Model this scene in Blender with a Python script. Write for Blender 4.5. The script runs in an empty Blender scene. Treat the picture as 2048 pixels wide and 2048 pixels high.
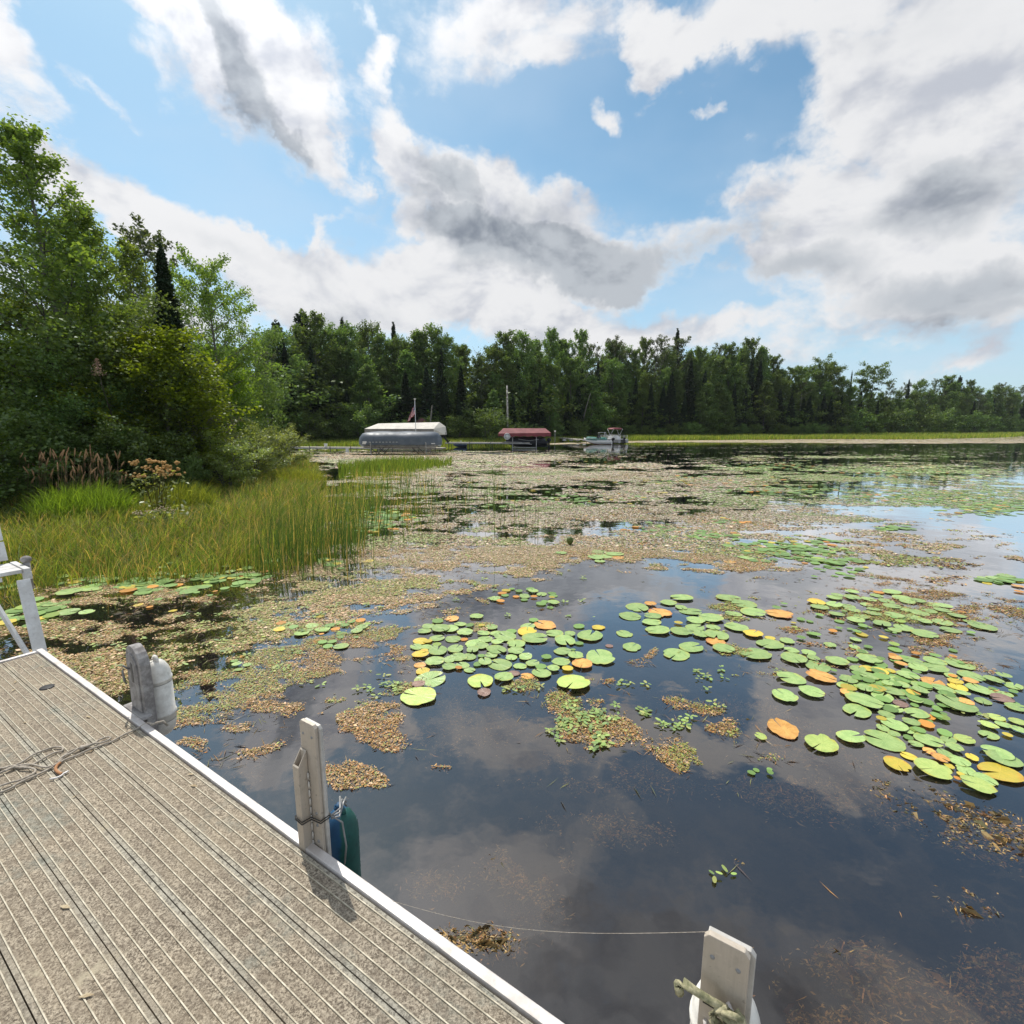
import bpy, bmesh, math, random
import numpy as np
from mathutils import Vector, Matrix

# ------------------------------------------------------------------ camera
SC = bpy.context.scene
F, CPX, VH, HC, ZD = 929.0, 966.0, 808.0, 2.05, 0.45      # focal px, centre, horizon row, eye height, deck height
PITCH = math.atan((CPX - VH) / F)
cam_d = bpy.data.cameras.new('camera'); cam = bpy.data.objects.new('camera', cam_d)
SC.collection.objects.link(cam)
cam.location = (0, 0, HC); cam.rotation_euler = (math.pi / 2 - PITCH, 0, 0)
cam_d.sensor_width = 36; cam_d.lens = 36 * F / (2 * CPX); cam_d.clip_start = 0.05; cam_d.clip_end = 5000
SC.camera = cam
SC.render.resolution_x = SC.render.resolution_y = 1024
SC.view_settings.view_transform = 'Standard'; SC.view_settings.look = 'None'
SC.view_settings.exposure = 0.0; SC.view_settings.gamma = 1.0
SC.view_settings.use_curve_mapping = False
SC.render.engine = 'CYCLES'
SC.cycles.max_bounces = 6; SC.cycles.transparent_max_bounces = 12
SC.cycles.diffuse_bounces = 3; SC.cycles.glossy_bounces = 3; SC.cycles.transmission_bounces = 4
SC.cycles.use_denoising = True
SC.cycles.sample_clamp_indirect = 6.0
cP, sP = math.cos(PITCH), math.sin(PITCH)
def ray(u, v):
    x = (u - CPX) / F; y = (v - CPX) / F
    return x, cP - y * sP, -(sP + y * cP)
def at(u, v, z=0.0):
    x, y, w = ray(u, v); s = (z - HC) / w
    return x * s, y * s
def at_depth(u, Y, v=VH):
    x, y, w = ray(u, v); s = Y / y
    return x * s, Y, HC + w * s

# ------------------------------------------------------------------ sun
SUN_AZ, SUN_EL = math.radians(-34), math.radians(56)
sd = Vector((math.sin(SUN_AZ) * math.cos(SUN_EL), math.cos(SUN_AZ) * math.cos(SUN_EL), math.sin(SUN_EL)))
sun_d = bpy.data.lights.new('sun', 'SUN'); sun = bpy.data.objects.new('sun', sun_d)
SC.collection.objects.link(sun)
sun_d.energy = 4.2; sun_d.angle = math.radians(0.6); sun_d.color = (1.0, 0.95, 0.86)
sun.rotation_euler = sd.to_track_quat('Z', 'Y').to_euler()
sun.location = (-20, 30, 60)

# ------------------------------------------------------------------ node helpers
class NT:
    def __init__(s, nt): s.nt = nt; s.n = nt.nodes; s.l = nt.links
    def set(s, sock, v):
        if v is None: return
        if isinstance(v, bpy.types.NodeSocket): s.l.new(v, sock)
        else: sock.default_value = v
    def node(s, t, **kw):
        nd = s.n.new(t)
        for k, v in kw.items(): setattr(nd, k, v)
        return nd
    def m(s, op, a, b=None, c=None, clamp=False):
        nd = s.node('ShaderNodeMath', operation=op); nd.use_clamp = clamp
        s.set(nd.inputs[0], a)
        if b is not None: s.set(nd.inputs[1], b)
        if c is not None: s.set(nd.inputs[2], c)
        return nd.outputs[0]
    def vm(s, op, a, b=None, scale=None):
        nd = s.node('ShaderNodeVectorMath', operation=op); s.set(nd.inputs[0], a)
        if b is not None: s.set(nd.inputs[1], b)
        if scale is not None: s.set(nd.inputs['Scale'], scale)
        return nd.outputs['Value'] if op in ('LENGTH', 'DOT_PRODUCT') else nd.outputs[0]
    def noise(s, vec, scale, detail=4, rough=0.55, dist=0.0, col=False):
        nd = s.node('ShaderNodeTexNoise'); s.set(nd.inputs['Vector'], vec)
        nd.inputs['Scale'].default_value = scale; nd.inputs['Detail'].default_value = detail
        nd.inputs['Roughness'].default_value = rough; nd.inputs['Distortion'].default_value = dist
        return nd.outputs['Color' if col else 'Fac']
    def ramp(s, x, a, b, c=0.0, d=1.0, smooth=True):
        nd = s.node('ShaderNodeMapRange'); nd.interpolation_type = 'SMOOTHSTEP' if smooth else 'LINEAR'
        s.set(nd.inputs[0], x)
        for i, v in enumerate((a, b, c, d)): s.set(nd.inputs[i + 1], v)
        return nd.outputs[0]
    def mix(s, f, a, b):
        nd = s.node('ShaderNodeMix', data_type='RGBA'); s.set(nd.inputs[0], f)
        for i, v in ((6, a), (7, b)):
            if isinstance(v, tuple) and len(v) == 3: v = v + (1.0,)
            s.set(nd.inputs[i], v)
        return nd.outputs[2]
    def sep(s, v):
        nd = s.node('ShaderNodeSeparateXYZ'); s.set(nd.inputs[0], v); return nd.outputs
    def comb(s, x, y, z=0.0):
        nd = s.node('ShaderNodeCombineXYZ')
        for i, v in enumerate((x, y, z)): s.set(nd.inputs[i], v)
        return nd.outputs[0]

# ------------------------------------------------------------------ sky: world with procedural clouds by direction
W = bpy.data.worlds.new('World'); SC.world = W; W.use_nodes = True
w = NT(W.node_tree); w.n.clear()
tc = w.node('ShaderNodeTexCoord'); DIR = w.vm('NORMALIZE', tc.outputs['Generated'])
dx, dy, dz = w.sep(DIR)
sky = w.node('ShaderNodeTexSky', sky_type='NISHITA'); sky.sun_disc = False
sky.sun_elevation = SUN_EL; sky.sun_rotation = SUN_AZ; sky.altitude = 400; sky.air_density = 1.0
sky.dust_density = 1.2; sky.ozone_density = 1.5
az = w.m('MULTIPLY', w.m('ARCTAN2', dx, dy), 57.2958)
el = w.m('MULTIPLY', w.m('ARCSINE', dz), 57.2958)
warp = w.noise(DIR, 5.0, 6, 0.62, col=True)
wx, wy, wz = w.sep(warp)
ae = w.comb(w.m('MULTIPLY_ADD', w.m('SUBTRACT', wx, 0.5), 13.0, az), w.m('MULTIPLY_ADD', w.m('SUBTRACT', wy, 0.5), 9.0, el))
def azel(u, v):
    x, y, z = ray(u, v); r = math.sqrt(x * x + y * y + z * z)
    return math.degrees(math.atan2(x, y)), math.degrees(math.asin(z / r))
def blobs(lst, vec, start):
    acc = start
    for (u, v, ru, rv, rot, wt) in lst:
        a0, e0 = azel(u, v); a1, _ = azel(u + 1, v); _, e1 = azel(u, v + 1)
        mp = w.node('ShaderNodeMapping', vector_type='TEXTURE'); w.set(mp.inputs[0], vec)
        mp.inputs[1].default_value = (a0, e0, 0)
        mp.inputs[2].default_value = (0, 0, -math.radians(rot))
        mp.inputs[3].default_value = (ru * abs(a1 - a0), rv * abs(e1 - e0), 1)
        g = w.node('ShaderNodeTexGradient', gradient_type='SPHERICAL'); w.set(g.inputs[0], mp.outputs[0])
        s_ = w.m('POWER', g.outputs['Fac'], 0.7)
        acc = w.m('MULTIPLY_ADD', s_, wt, acc)
    return acc
COVER = [  # pixel centre, radii, clockwise tilt, weight
    (30, 110, 190, 100, 38, 1.1), (245, 235, 90, 22, 45, .55), (100, 270, 110, 40, 5, .35), (145, 318, 45, 16, 12, .7),
    (250, 10, 90, 40, 0, .55), (420, 30, 110, 80, 20, .9), (390, 130, 140, 110, 30, .6), (520, 170, 260, 150, 48, .92), (590, 120, 140, 90, 35, .75),
    (610, 290, 110, 60, 60, .75), (690, 10, 60, 24, 30, .45), (728, 105, 62, 42, -35, .72),
    (720, 290, 150, 60, 75, .68), (800, 335, 130, 60, 25, .7), (860, 470, 230, 90, 5, .8),
    (985, 440, 300, 120, 12, 1.05), (965, 340, 60, 60, 0, .55), (1100, 500, 200, 70, 15, .8), (1080, 385, 60, 30, 0, .3),
    (300, 420, 260, 80, 12, 1.0), (480, 500, 330, 90, 18, 1.05), (600, 440, 60, 18, -30, .5), (720, 560, 420, 90, 6, 1.0),
    (1000, 590, 420, 80, 6, .85), (1250, 630, 330, 60, 5, .55), (450, 600, 260, 60, 0, .5),
    (950, 40, 260, 90, 8, .42), (1000, 120, 120, 50, -10, .3), (1130, 10, 260, 50, 0, .5),
    (1240, 70, 100, 80, 30, .8), (1245, 140, 55, 40, 0, .7), (1265, 180, 70, 20, -15, .45), (1400, 40, 260, 90, 5, .9), (1480, 110, 200, 60, 20, .5),
    (1150, 110, 330, 130, 10, .26), (1420, 200, 160, 90, 10, .30), (850, 130, 160, 90, 10, .22), (300, 180, 160, 90, 20, .22), (1175, 212, 40, 34, 20, 1.0), (1345, 212, 30, 22, 0, .65), (1410, 262, 50, 22, 20, .55),
    (1780, 60, 330, 200, 10, 1.1), (1780, 250, 330, 220, -10, 1.1), (1650, 200, 160, 130, 20, .5), (1850, 420, 300, 180, 0, 1.0),
    (1500, 410, 150, 110, 10, .9), (1600, 500, 260, 90, 5, .8), (1400, 360, 60, 45, 0, .45), (1290, 455, 95, 42, 5, .62), (1480, 500, 170, 70, 10, .7), (1780, 560, 330, 90, 3, .8),
    (1440, 590, 130, 36, 0, .55), (1600, 610, 200, 40, 0, .4), (1850, 670, 100, 50, -5, .7), (1780, 700, 140, 36, 0, .5), (1600, 660, 200, 40, 0, .3),
    (180, 620, 300, 140, 0, .5)]
HOLES = [(1150, 260, 260, 150, 0, -.55), (300, 330, 260, 80, 20, -.5), (1290, 300, 180, 90, 0, -.3), (1270, 560, 110, 34, 0, -.45),
    (560, 400, 130, 30, -8, -.35), (1500, 170, 90, 110, 0, -.35), (1600, 210, 90, 40, 0, -.15), (200, 120, 120, 130, 30, -.4), (900, 200, 150, 90, 0, -.4), (1360, 520, 60, 60, 0, -.3), (660, 170, 50, 90, 30, -.3), (1265, 540, 90, 40, 10, -.3)]
DARK = [(500, 190, 210, 66, 60, .95), (560, 290, 130, 62, 55, .85), (440, 90, 80, 44, 60, .55), (835, 345, 100, 36, 20, 1.0), (780, 365, 60, 25, 0, .5),
    (970, 475, 280, 66, 14, 1.15), (1130, 500, 190, 60, 12, 1.3), (880, 440, 130, 40, 5, .6), (1020, 410, 90, 30, 10, .45), (1300, 470, 90, 36, 0, .8), (1500, 520, 180, 55, 5, 1.0),
    (1430, 440, 90, 40, 0, .5), (1850, 370, 230, 90, 0, .9), (1760, 330, 130, 60, 0, .45), (1820, 560, 330, 55, 2, .95), (1650, 440, 150, 50, 0, .4), (620, 595, 170, 36, 0, .6),
    (560, 500, 140, 25, 30, .35), (400, 460, 150, 30, 15, .3), (1130, 560, 200, 30, 10, .5), (1780, 620, 250, 25, 0, .45), (1700, 40, 200, 60, 0, .15)]
outer = w.m('MAXIMUM', w.ramp(el, 38, 50, 0, 0.85), w.ramp(w.m('ABSOLUTE', az), 50, 64, 0, 0.45))
cover = blobs(COVER + HOLES, ae, outer)
den = w.m('ADD', w.m('MAXIMUM', dz, 0.0), 0.18)
PL = w.comb(w.m('DIVIDE', dx, den), w.m('DIVIDE', dy, den))
PD = w.vm('MULTIPLY', DIR, (1.0, 1.0, 1.55))
fb = w.noise(PD, 5.2, 9, 0.58, 0.25)
fb2 = w.noise(w.vm('ADD', PD, (-0.010, 0.012, 0.055)), 5.2, 5, 0.56, 0.25)
fine = w.noise(PD, 17.0, 6, 0.62)
dens0 = w.m('ADD', cover, w.m('MULTIPLY_ADD', w.m('SUBTRACT', fb, 0.5), 2.1, w.m('MULTIPLY', w.m('SUBTRACT', fine, 0.5), 0.95)))
dens = w.ramp(dens0, 0.08, 0.80)
dark = w.m('ADD', blobs(DARK, ae, 0.0), w.m('MULTIPLY', outer, w.ramp(w.noise(PD, 3.3, 5, 0.6), 0.40, 0.62, 0.0, 2.4)))
dark = w.m('MULTIPLY', w.ramp(w.m('ADD', dark, w.m('MULTIPLY', w.m('SUBTRACT', fb, 0.5), 1.2)), 0.0, 1.0), w.ramp(dens0, 0.25, 0.75))
lit = w.ramp(w.m('SUBTRACT', fb, fb2), -0.19, 0.06)
c1 = w.mix(lit, (0.56, 0.59, 0.66), (0.86, 0.865, 0.88))
c1 = w.mix(w.m('MULTIPLY', dark, 0.93), c1, w.mix(lit, (0.22, 0.255, 0.31), (0.50, 0.54, 0.59)))
# glow of thin cloud round the sun (forward scattering), smooth over the whole sky
sdot = w.vm('DOT_PRODUCT', DIR, tuple(sd))
glow = w.m('POWER', w.m('MAXIMUM', sdot, 0.0), 14.0)
c1 = w.vm('SCALE', c1, scale=w.m('MULTIPLY_ADD', glow, 1.3, 0.98))
skyc = w.vm('MULTIPLY', w.vm('SCALE', sky.outputs[0], scale=0.122), (0.92, 1.18, 1.12))
hz = w.ramp(el, 0, 26, 0.62, 0.0)
skyc = w.mix(hz, skyc, (0.60, 0.76, 0.93))
veil = w.ramp(w.noise(PL, 1.5, 4, 0.5), 0.35, 0.75, 0.0, 0.35)
skyc = w.mix(veil, skyc, (0.62, 0.75, 0.9))
fin = w.mix(dens, skyc, c1)
bg = w.node('ShaderNodeBackground'); w.set(bg.inputs[0], w.vm('SCALE', fin, scale=10.0)); bg.inputs[1].default_value = 0.1
wo = w.node('ShaderNodeOutputWorld'); w.l.new(bg.outputs[0], wo.inputs[0])
W.cycles.sampling_method = 'MANUAL'; W.cycles.sample_map_resolution = 1024

# ------------------------------------------------------------------ object helpers
COL = SC.collection
def new_mat(name):
    mt = bpy.data.materials.new(name); mt.use_nodes = True
    q = NT(mt.node_tree); q.n.clear()
    out = q.node('ShaderNodeOutputMaterial')
    return mt, q, out
def principled(q, out, base, rough=0.6, metal=0.0, spec=0.5, bump=None, bstr=0.3, bdist=0.01):
    p = q.node('ShaderNodeBsdfPrincipled'); q.set(p.inputs['Base Color'], base if not isinstance(base, tuple) else base + (1.0,) * (4 - len(base)))
    q.set(p.inputs['Roughness'], rough); q.set(p.inputs['Metallic'], metal); q.set(p.inputs['Specular IOR Level'], spec)
    if bump is not None:
        b = q.node('ShaderNodeBump'); b.inputs['Strength'].default_value = bstr; b.inputs['Distance'].default_value = bdist
        q.set(b.inputs['Height'], bump); q.l.new(b.outputs[0], p.inputs['Normal'])
    q.l.new(p.outputs[0], out.inputs[0]); return p
def simple_mat(name, col, col2=None, scale=12.0, rough=0.6, metal=0.0, spec=0.4, bstr=0.15):
    mt, q, out = new_mat(name)
    g = q.node('ShaderNodeTexCoord').outputs['Object']
    nz = q.noise(g, scale, 6, 0.65)
    col2 = col2 or tuple(c * 0.72 for c in col)
    c = q.mix(q.ramp(nz, 0.35, 0.65), col2, col)
    c = q.mix(q.ramp(q.noise(g, scale * 6, 3, 0.6), 0.55, 0.8, 0, 0.5), c, tuple(x * 0.6 for x in col2))
    principled(q, out, c, q.ramp(nz, 0.3, 0.7, rough + 0.1, rough - 0.05), metal, spec, nz, bstr, 0.004)
    return mt

def tag(o, label=None, cat=None, group=None, kind=None):
    for k, v in (('label', label), ('category', cat), ('group', group), ('kind', kind)):
        if v: o[k] = v
    return o
def empty(name, loc, rz=0.0, label=None, cat=None, group=None):
    o = bpy.data.objects.new(name, None); COL.objects.link(o); o.empty_display_size = 0.2
    o.location = loc; o.rotation_euler = (0, 0, rz)
    return tag(o, label, cat, group)
def copy_tree(o, parent=None):
    c = o.copy(); COL.objects.link(c)
    if parent: c.parent = parent
    for ch in [k for k in bpy.data.objects if k.parent == o]: copy_tree(ch, c)
    return c

class MB:
    def __init__(s): s.v = []; s.f = []; s.mi = []; s.sm = []; s.bev = 0
    def add(s, vs, fs, mi=0, sm=False):
        b = len(s.v); s.v.extend([tuple(p) for p in vs])
        for f in fs: s.f.append(tuple(i + b for i in f)); s.mi.append(mi); s.sm.append(sm)
        return s
    def box(s, c, d, rot=None, mi=0):
        vs = [Vector(((i & 1) - .5, ((i >> 1) & 1) - .5, ((i >> 2) & 1) - .5)) for i in range(8)]
        vs = [Vector((p.x * d[0], p.y * d[1], p.z * d[2])) for p in vs]
        if rot is not None: vs = [rot @ p for p in vs]
        vs = [p + Vector(c) for p in vs]
        return s.add(vs, [(0, 2, 3, 1), (4, 5, 7, 6), (0, 1, 5, 4), (2, 6, 7, 3), (0, 4, 6, 2), (1, 3, 7, 5)], mi)
    def tube(s, pts, r, n=6, mi=0, cap=True, sm=True):
        pts = [Vector(p) for p in pts]; m = len(pts)
        rs = r if isinstance(r, (list, tuple)) else [r] * m
        vs = []; up = Vector((0.03, 0.02, 1)).normalized()
        for i, p in enumerate(pts):
            d = (pts[min(i + 1, m - 1)] - pts[max(i - 1, 0)]).normalized()
            a = up if abs(d.dot(up)) < 0.9 else Vector((1, 0.1, 0)).normalized()
            x = d.cross(a).normalized(); y = d.cross(x).normalized()
            for k in range(n):
                t = 2 * math.pi * k / n; vs.append(p + (x * math.cos(t) + y * math.sin(t)) * rs[i])
        fs = [(i * n + k, i * n + (k + 1) % n, (i + 1) * n + (k + 1) % n, (i + 1) * n + k) for i in range(m - 1) for k in range(n)]
        s.add(vs, fs, mi, sm)
        if cap: s.add(vs, [tuple(range(n - 1, -1, -1)), tuple((m - 1) * n + k for k in range(n))], mi)
        return s
    def bar(s, a, b, w_, h_, mi=0):
        a, b = Vector(a), Vector(b); d = b - a; L = d.length; d.normalize()
        q_ = d.to_track_quat('X', 'Z').to_matrix()
        return s.box((a + b) / 2, (L, w_, h_), q_, mi)
    def lathe(s, prof, c=(0, 0, 0), n=20, mi=0, sm=True):
        vs = [(c[0] + r * math.cos(2 * math.pi * k / n), c[1] + r * math.sin(2 * math.pi * k / n), c[2] + z) for r, z in prof for k in range(n)]
        fs = [(i * n + k, i * n + (k + 1) % n, (i + 1) * n + (k + 1) % n, (i + 1) * n + k) for i in range(len(prof) - 1) for k in range(n)]
        return s.add(vs, fs, mi, sm)
    def prism(s, outline, y0, y1, mi=0, rot=None, c=(0, 0, 0)):
        n = len(outline)
        vs = [Vector((x, y0, z)) for x, z in outline] + [Vector((x, y1, z)) for x, z in outline]
        if rot is not None: vs = [rot @ p for p in vs]
        vs = [p + Vector(c) for p in vs]
        return s.add(vs, [tuple(range(n)), tuple(range(2 * n - 1, n - 1, -1))] + [(k, (k + n), (k + 1) % n + n, (k + 1) % n) for k in range(n)], mi)
    def ell(s, c, r, n=10, m=6, mi=0):
        prof = [(math.sin(math.pi * i / m), -math.cos(math.pi * i / m)) for i in range(m + 1)]
        vs = [(c[0] + r[0] * a * math.cos(2 * math.pi * k / n), c[1] + r[1] * a * math.sin(2 * math.pi * k / n), c[2] + r[2] * z) for a, z in prof for k in range(n)]
        return s.add(vs, [(i * n + k, i * n + (k + 1) % n, (i + 1) * n + (k + 1) % n, (i + 1) * n + k) for i in range(m) for k in range(n)], mi, True)
    def mesh(s, name, mats):
        me = bpy.data.meshes.new(name); me.from_pydata(s.v, [], s.f)
        for m_ in (mats if isinstance(mats, (list, tuple)) else [mats]): me.materials.append(m_)
        me.polygons.foreach_set('material_index', s.mi); me.polygons.foreach_set('use_smooth', s.sm)
        bm = bmesh.new(); bm.from_mesh(me)
        bmesh.ops.remove_doubles(bm, verts=bm.verts, dist=1e-5)
        if s.bev:
            ed = [e_ for e_ in bm.edges if len(e_.link_faces) == 2 and e_.calc_face_angle(0) > 0.7]
            bmesh.ops.bevel(bm, geom=ed, offset=s.bev, segments=2, profile=0.6, affect='EDGES')
        bmesh.ops.recalc_face_normals(bm, faces=bm.faces)
        bm.to_mesh(me); bm.free(); me.update(); return me
    def build(s, name, mats, parent=None, bev=0.0, loc=None, rot=None):
        s.bev = bev
        o = bpy.data.objects.new(name, s.mesh(name, mats)); COL.objects.link(o)
        if parent: o.parent = parent
        if loc is not None: o.location = loc
        if rot is not None: o.rotation_euler = rot
        return o

def np_mesh(name, V, Fc, mats, cols=None, mi=None, smooth=False):
    """V (n,3), Fc (m,k) faces all with k corners"""
    me = bpy.data.meshes.new(name); k = Fc.shape[1]
    me.vertices.add(len(V)); me.vertices.foreach_set('co', np.asarray(V, np.float32).ravel())
    me.loops.add(Fc.size); me.loops.foreach_set('vertex_index', Fc.astype(np.int32).ravel())
    me.polygons.add(len(Fc)); me.polygons.foreach_set('loop_start', np.arange(0, Fc.size, k, dtype=np.int32))
    if mi is not None: me.polygons.foreach_set('material_index', mi.astype(np.int32))
    if smooth: me.polygons.foreach_set('use_smooth', np.ones(len(Fc), bool))
    for m_ in (mats if isinstance(mats, (list, tuple)) else [mats]): me.materials.append(m_)
    me.update(calc_edges=True)
    if cols is not None:
        at_ = me.color_attributes.new('Col', 'FLOAT_COLOR', 'POINT')
        c4 = np.ones((len(V), 4), np.float32); c4[:, :3] = cols; at_.data.foreach_set('color', c4.ravel())
    return me
def np_obj(name, me, parent=None, **kw):
    o = bpy.data.objects.new(name, me); COL.objects.link(o)
    if parent: o.parent = parent
    return tag(o, **kw)

# ------------------------------------------------------------------ materials
def leaf_mat(name, cols, trans=0.35, gloss=0.06, var=0.35, rough=0.45):
    """cols: list of colours mixed per leaf; large-scale variation by object and position"""
    mt, q, out = new_mat(name)
    geo = q.node('ShaderNodeNewGeometry'); oi = q.node('ShaderNodeObjectInfo')
    r = geo.outputs['Random Per Island']
    c = cols[0] + (1.0,)
    cr = q.node('ShaderNodeValToRGB'); els = cr.color_ramp.elements
    while len(els) < len(cols): els.new(0.5)
    for i, cc in enumerate(cols): els[i].position = i / max(1, len(cols) - 1); els[i].color = cc + (1.0,)
    q.l.new(r, cr.inputs[0])
    nz = q.noise(geo.outputs['Position'], 0.9, 3, 0.5)
    k = q.m('ADD', q.m('MULTIPLY_ADD', q.m('SUBTRACT', nz, 0.5), 2 * var, 1.0), q.m('MULTIPLY', q.m('SUBTRACT', oi.outputs['Random'], 0.5), var * 0.9))
    col = q.vm('SCALE', cr.outputs[0], scale=k)
    hs = q.node('ShaderNodeHueSaturation'); q.set(hs.inputs['Hue'], q.m('MULTIPLY_ADD', oi.outputs['Random'], 0.03, 0.482))
    q.set(hs.inputs['Color'], col); hs.inputs['Saturation'].default_value = 1.0
    d = q.node('ShaderNodeBsdfDiffuse'); q.l.new(hs.outputs[0], d.inputs[0])
    t = q.node('ShaderNodeBsdfTranslucent'); q.l.new(q.vm('MULTIPLY', hs.outputs[0], (2.1, 2.0, 0.7)), t.inputs[0])
    mx = q.node('ShaderNodeMixShader'); mx.inputs[0].default_value = trans
    q.l.new(d.outputs[0], mx.inputs[1]); q.l.new(t.outputs[0], mx.inputs[2])
    g = q.node('ShaderNodeBsdfGlossy'); g.inputs['Roughness'].default_value = rough; g.inputs[0].default_value = (.8, .85, .8, 1)
    m2 = q.node('ShaderNodeMixShader'); m2.inputs[0].default_value = gloss
    q.l.new(mx.outputs[0], m2.inputs[1]); q.l.new(g.outputs[0], m2.inputs[2]); q.l.new(m2.outputs[0], out.inputs[0])
    return mt
def col_mat(name, trans=0.0, rough=0.6, spec=0.3, var=0.0):
    mt, q, out = new_mat(name)
    a = q.node('ShaderNodeAttribute', attribute_name='Col'); c = a.outputs['Color']
    geo = q.node('ShaderNodeNewGeometry')
    k = q.m('MULTIPLY_ADD', geo.outputs['Random Per Island'], 0.5, 0.75)
    c = q.vm('SCALE', c, scale=k)
    p = q.node('ShaderNodeBsdfPrincipled'); q.set(p.inputs['Base Color'], c); p.inputs['Roughness'].default_value = rough
    p.inputs['Specular IOR Level'].default_value = spec
    if trans:
        t = q.node('ShaderNodeBsdfTranslucent'); q.l.new(q.vm('MULTIPLY', c, (1.5, 1.5, .6)), t.inputs[0])
        mx = q.node('ShaderNodeMixShader'); mx.inputs[0].default_value = trans
        q.l.new(p.outputs[0], mx.inputs[1]); q.l.new(t.outputs[0], mx.inputs[2]); q.l.new(mx.outputs[0], out.inputs[0])
    else: q.l.new(p.outputs[0], out.inputs[0])
    return mt
M = {}
M['alu'] = simple_mat('weathered_aluminium', (0.62, 0.60, 0.57), (0.45, 0.43, 0.40), 9, 0.5, 0.25, 0.5)
def streaky_mat(name, c0, c1, grime, rough=.5, metal=.2):
    mt, q, out = new_mat(name); g = q.node('ShaderNodeTexCoord').outputs['Object']
    st = q.noise(q.vm('MULTIPLY', g, (1, 1, .08)), 90, 5, .7); bl = q.noise(g, 9, 6, .65); sc = q.noise(q.vm('MULTIPLY', g, (.15, 1, 1)), 140, 4, .7)
    c = q.mix(q.ramp(st, .25, .75), c1, c0); c = q.mix(q.ramp(bl, .50, .72, 0, .65), c, grime)
    c = q.mix(q.ramp(sc, .60, .72, 0, .35), c, tuple(min(1, k * 1.35) for k in c0)); c = q.mix(q.ramp(q.noise(g, 55, 4, .7), .60, .72, 0, .6), c, tuple(k * .5 for k in grime))
    principled(q, out, c, q.ramp(bl, .3, .7, rough - .1, rough + .2), metal, .5, q.m('ADD', bl, sc), .12, .002); return mt
M['alu_post'] = streaky_mat('dull_aluminium', (0.53, 0.465, 0.39), (0.46, 0.40, 0.33), (0.30, 0.26, 0.21))
M['alu_edge'] = simple_mat('worn_edge_trim', (0.76, 0.72, 0.70), (0.50, 0.46, 0.43), 6, 0.45, 0.1, 0.5)
M['vinyl'] = simple_mat('chalky_white_vinyl', (0.80, 0.78, 0.73), (0.56, 0.53, 0.48), 7, 0.45)
M['vinyl_dark'] = simple_mat('vinyl_groove', (0.16, 0.15, 0.14), None, 10, 0.7)
M['grey_plastic'] = simple_mat('weathered_grey_plastic', (0.38, 0.365, 0.355), (0.19, 0.175, 0.17), 16, 0.7, bstr=.5)
M['bench'] = simple_mat('painted_white_metal', (0.70, 0.70, 0.69), (0.55, 0.54, 0.52), 8, 0.5)
M['black'] = simple_mat('black_rubber', (0.02, 0.02, 0.022), None, 20, 0.6)
M['rope'] = simple_mat('grey_cord', (0.50, 0.44, 0.37), (0.30, 0.26, 0.21), 90, 0.8, bstr=0.8)
M['rope_old'] = simple_mat('mossy_rope', (0.46, 0.42, 0.27), (0.20, 0.20, 0.11), 60, 0.85, bstr=0.8)
M['orange_cord'] = simple_mat('orange_cord', (0.45, 0.22, 0.10), None, 60, 0.7)
M['blue_cover'] = simple_mat('blue_grey_canvas', (0.105, 0.125, 0.155), (0.075, 0.095, 0.12), 2.0, 0.5, bstr=0.5)
M['white_cover'] = simple_mat('cream_canvas', (0.56, 0.52, 0.46), (0.48, 0.45, 0.40), 1.5, 0.6)
M['red_cover'] = simple_mat('maroon_canvas', (0.22, 0.045, 0.05), (0.16, 0.034, 0.04), 1.5, 0.6)
M['dark_cover'] = simple_mat('black_boat_cover', (0.018, 0.02, 0.026), None, 3, 0.5)
M['green_cover'] = simple_mat('teal_canvas', (0.035, 0.18, 0.14), (0.03, 0.13, 0.11), 2, 0.55)
M['hull_white'] = simple_mat('white_gelcoat', (0.72, 0.73, 0.73), (0.6, 0.6, 0.6), 1.5, 0.25)
M['hull_red'] = simple_mat('rust_red_bottom_paint', (0.22, 0.07, 0.045), None, 3, 0.5)
M['hull_blue'] = simple_mat('dark_blue_plastic', (0.03, 0.055, 0.10), None, 3, 0.4)
M['steel'] = simple_mat('galvanised_steel', (0.38, 0.38, 0.38), (0.25, 0.25, 0.25), 6, 0.5, 0.5)
M['dark_steel'] = simple_mat('dark_wet_steel', (0.045, 0.043, 0.04), None, 6, 0.5)
M['deckwood'] = simple_mat('pale_dock_boards', (0.46, 0.43, 0.36), (0.36, 0.33, 0.27), 3, 0.7)
M['bark_dark'] = simple_mat('dark_bark', (0.075, 0.06, 0.045), (0.035, 0.03, 0.024), 8, 0.9, bstr=0.6)
M['bark_grey'] = simple_mat('grey_bark', (0.19, 0.18, 0.16), (0.08, 0.075, 0.065), 6, 0.9, bstr=0.6)
M['bark_birch'] = simple_mat('white_birch_bark', (0.55, 0.53, 0.48), (0.16, 0.14, 0.12), 5, 0.8, bstr=0.4)
M['aspen'] = leaf_mat('aspen_leaves', [(0.085, 0.14, 0.035), (0.13, 0.195, 0.046), (0.195, 0.26, 0.062)], 0.42, 0.04)
M['maple'] = leaf_mat('maple_leaves', [(0.09, 0.15, 0.016), (0.13, 0.20, 0.02), (0.18, 0.25, 0.028)], 0.48, 0.03)
M['dark_leaf'] = leaf_mat('dark_broad_leaves', [(0.062, 0.11, 0.032), (0.09, 0.15, 0.042), (0.13, 0.19, 0.055)], 0.34, 0.04)
M['far_leaf'] = leaf_mat('far_tree_leaves', [(0.070, 0.125, 0.042), (0.10, 0.165, 0.055), (0.14, 0.20, 0.068)], 0.38, 0.025, 0.5)
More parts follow.
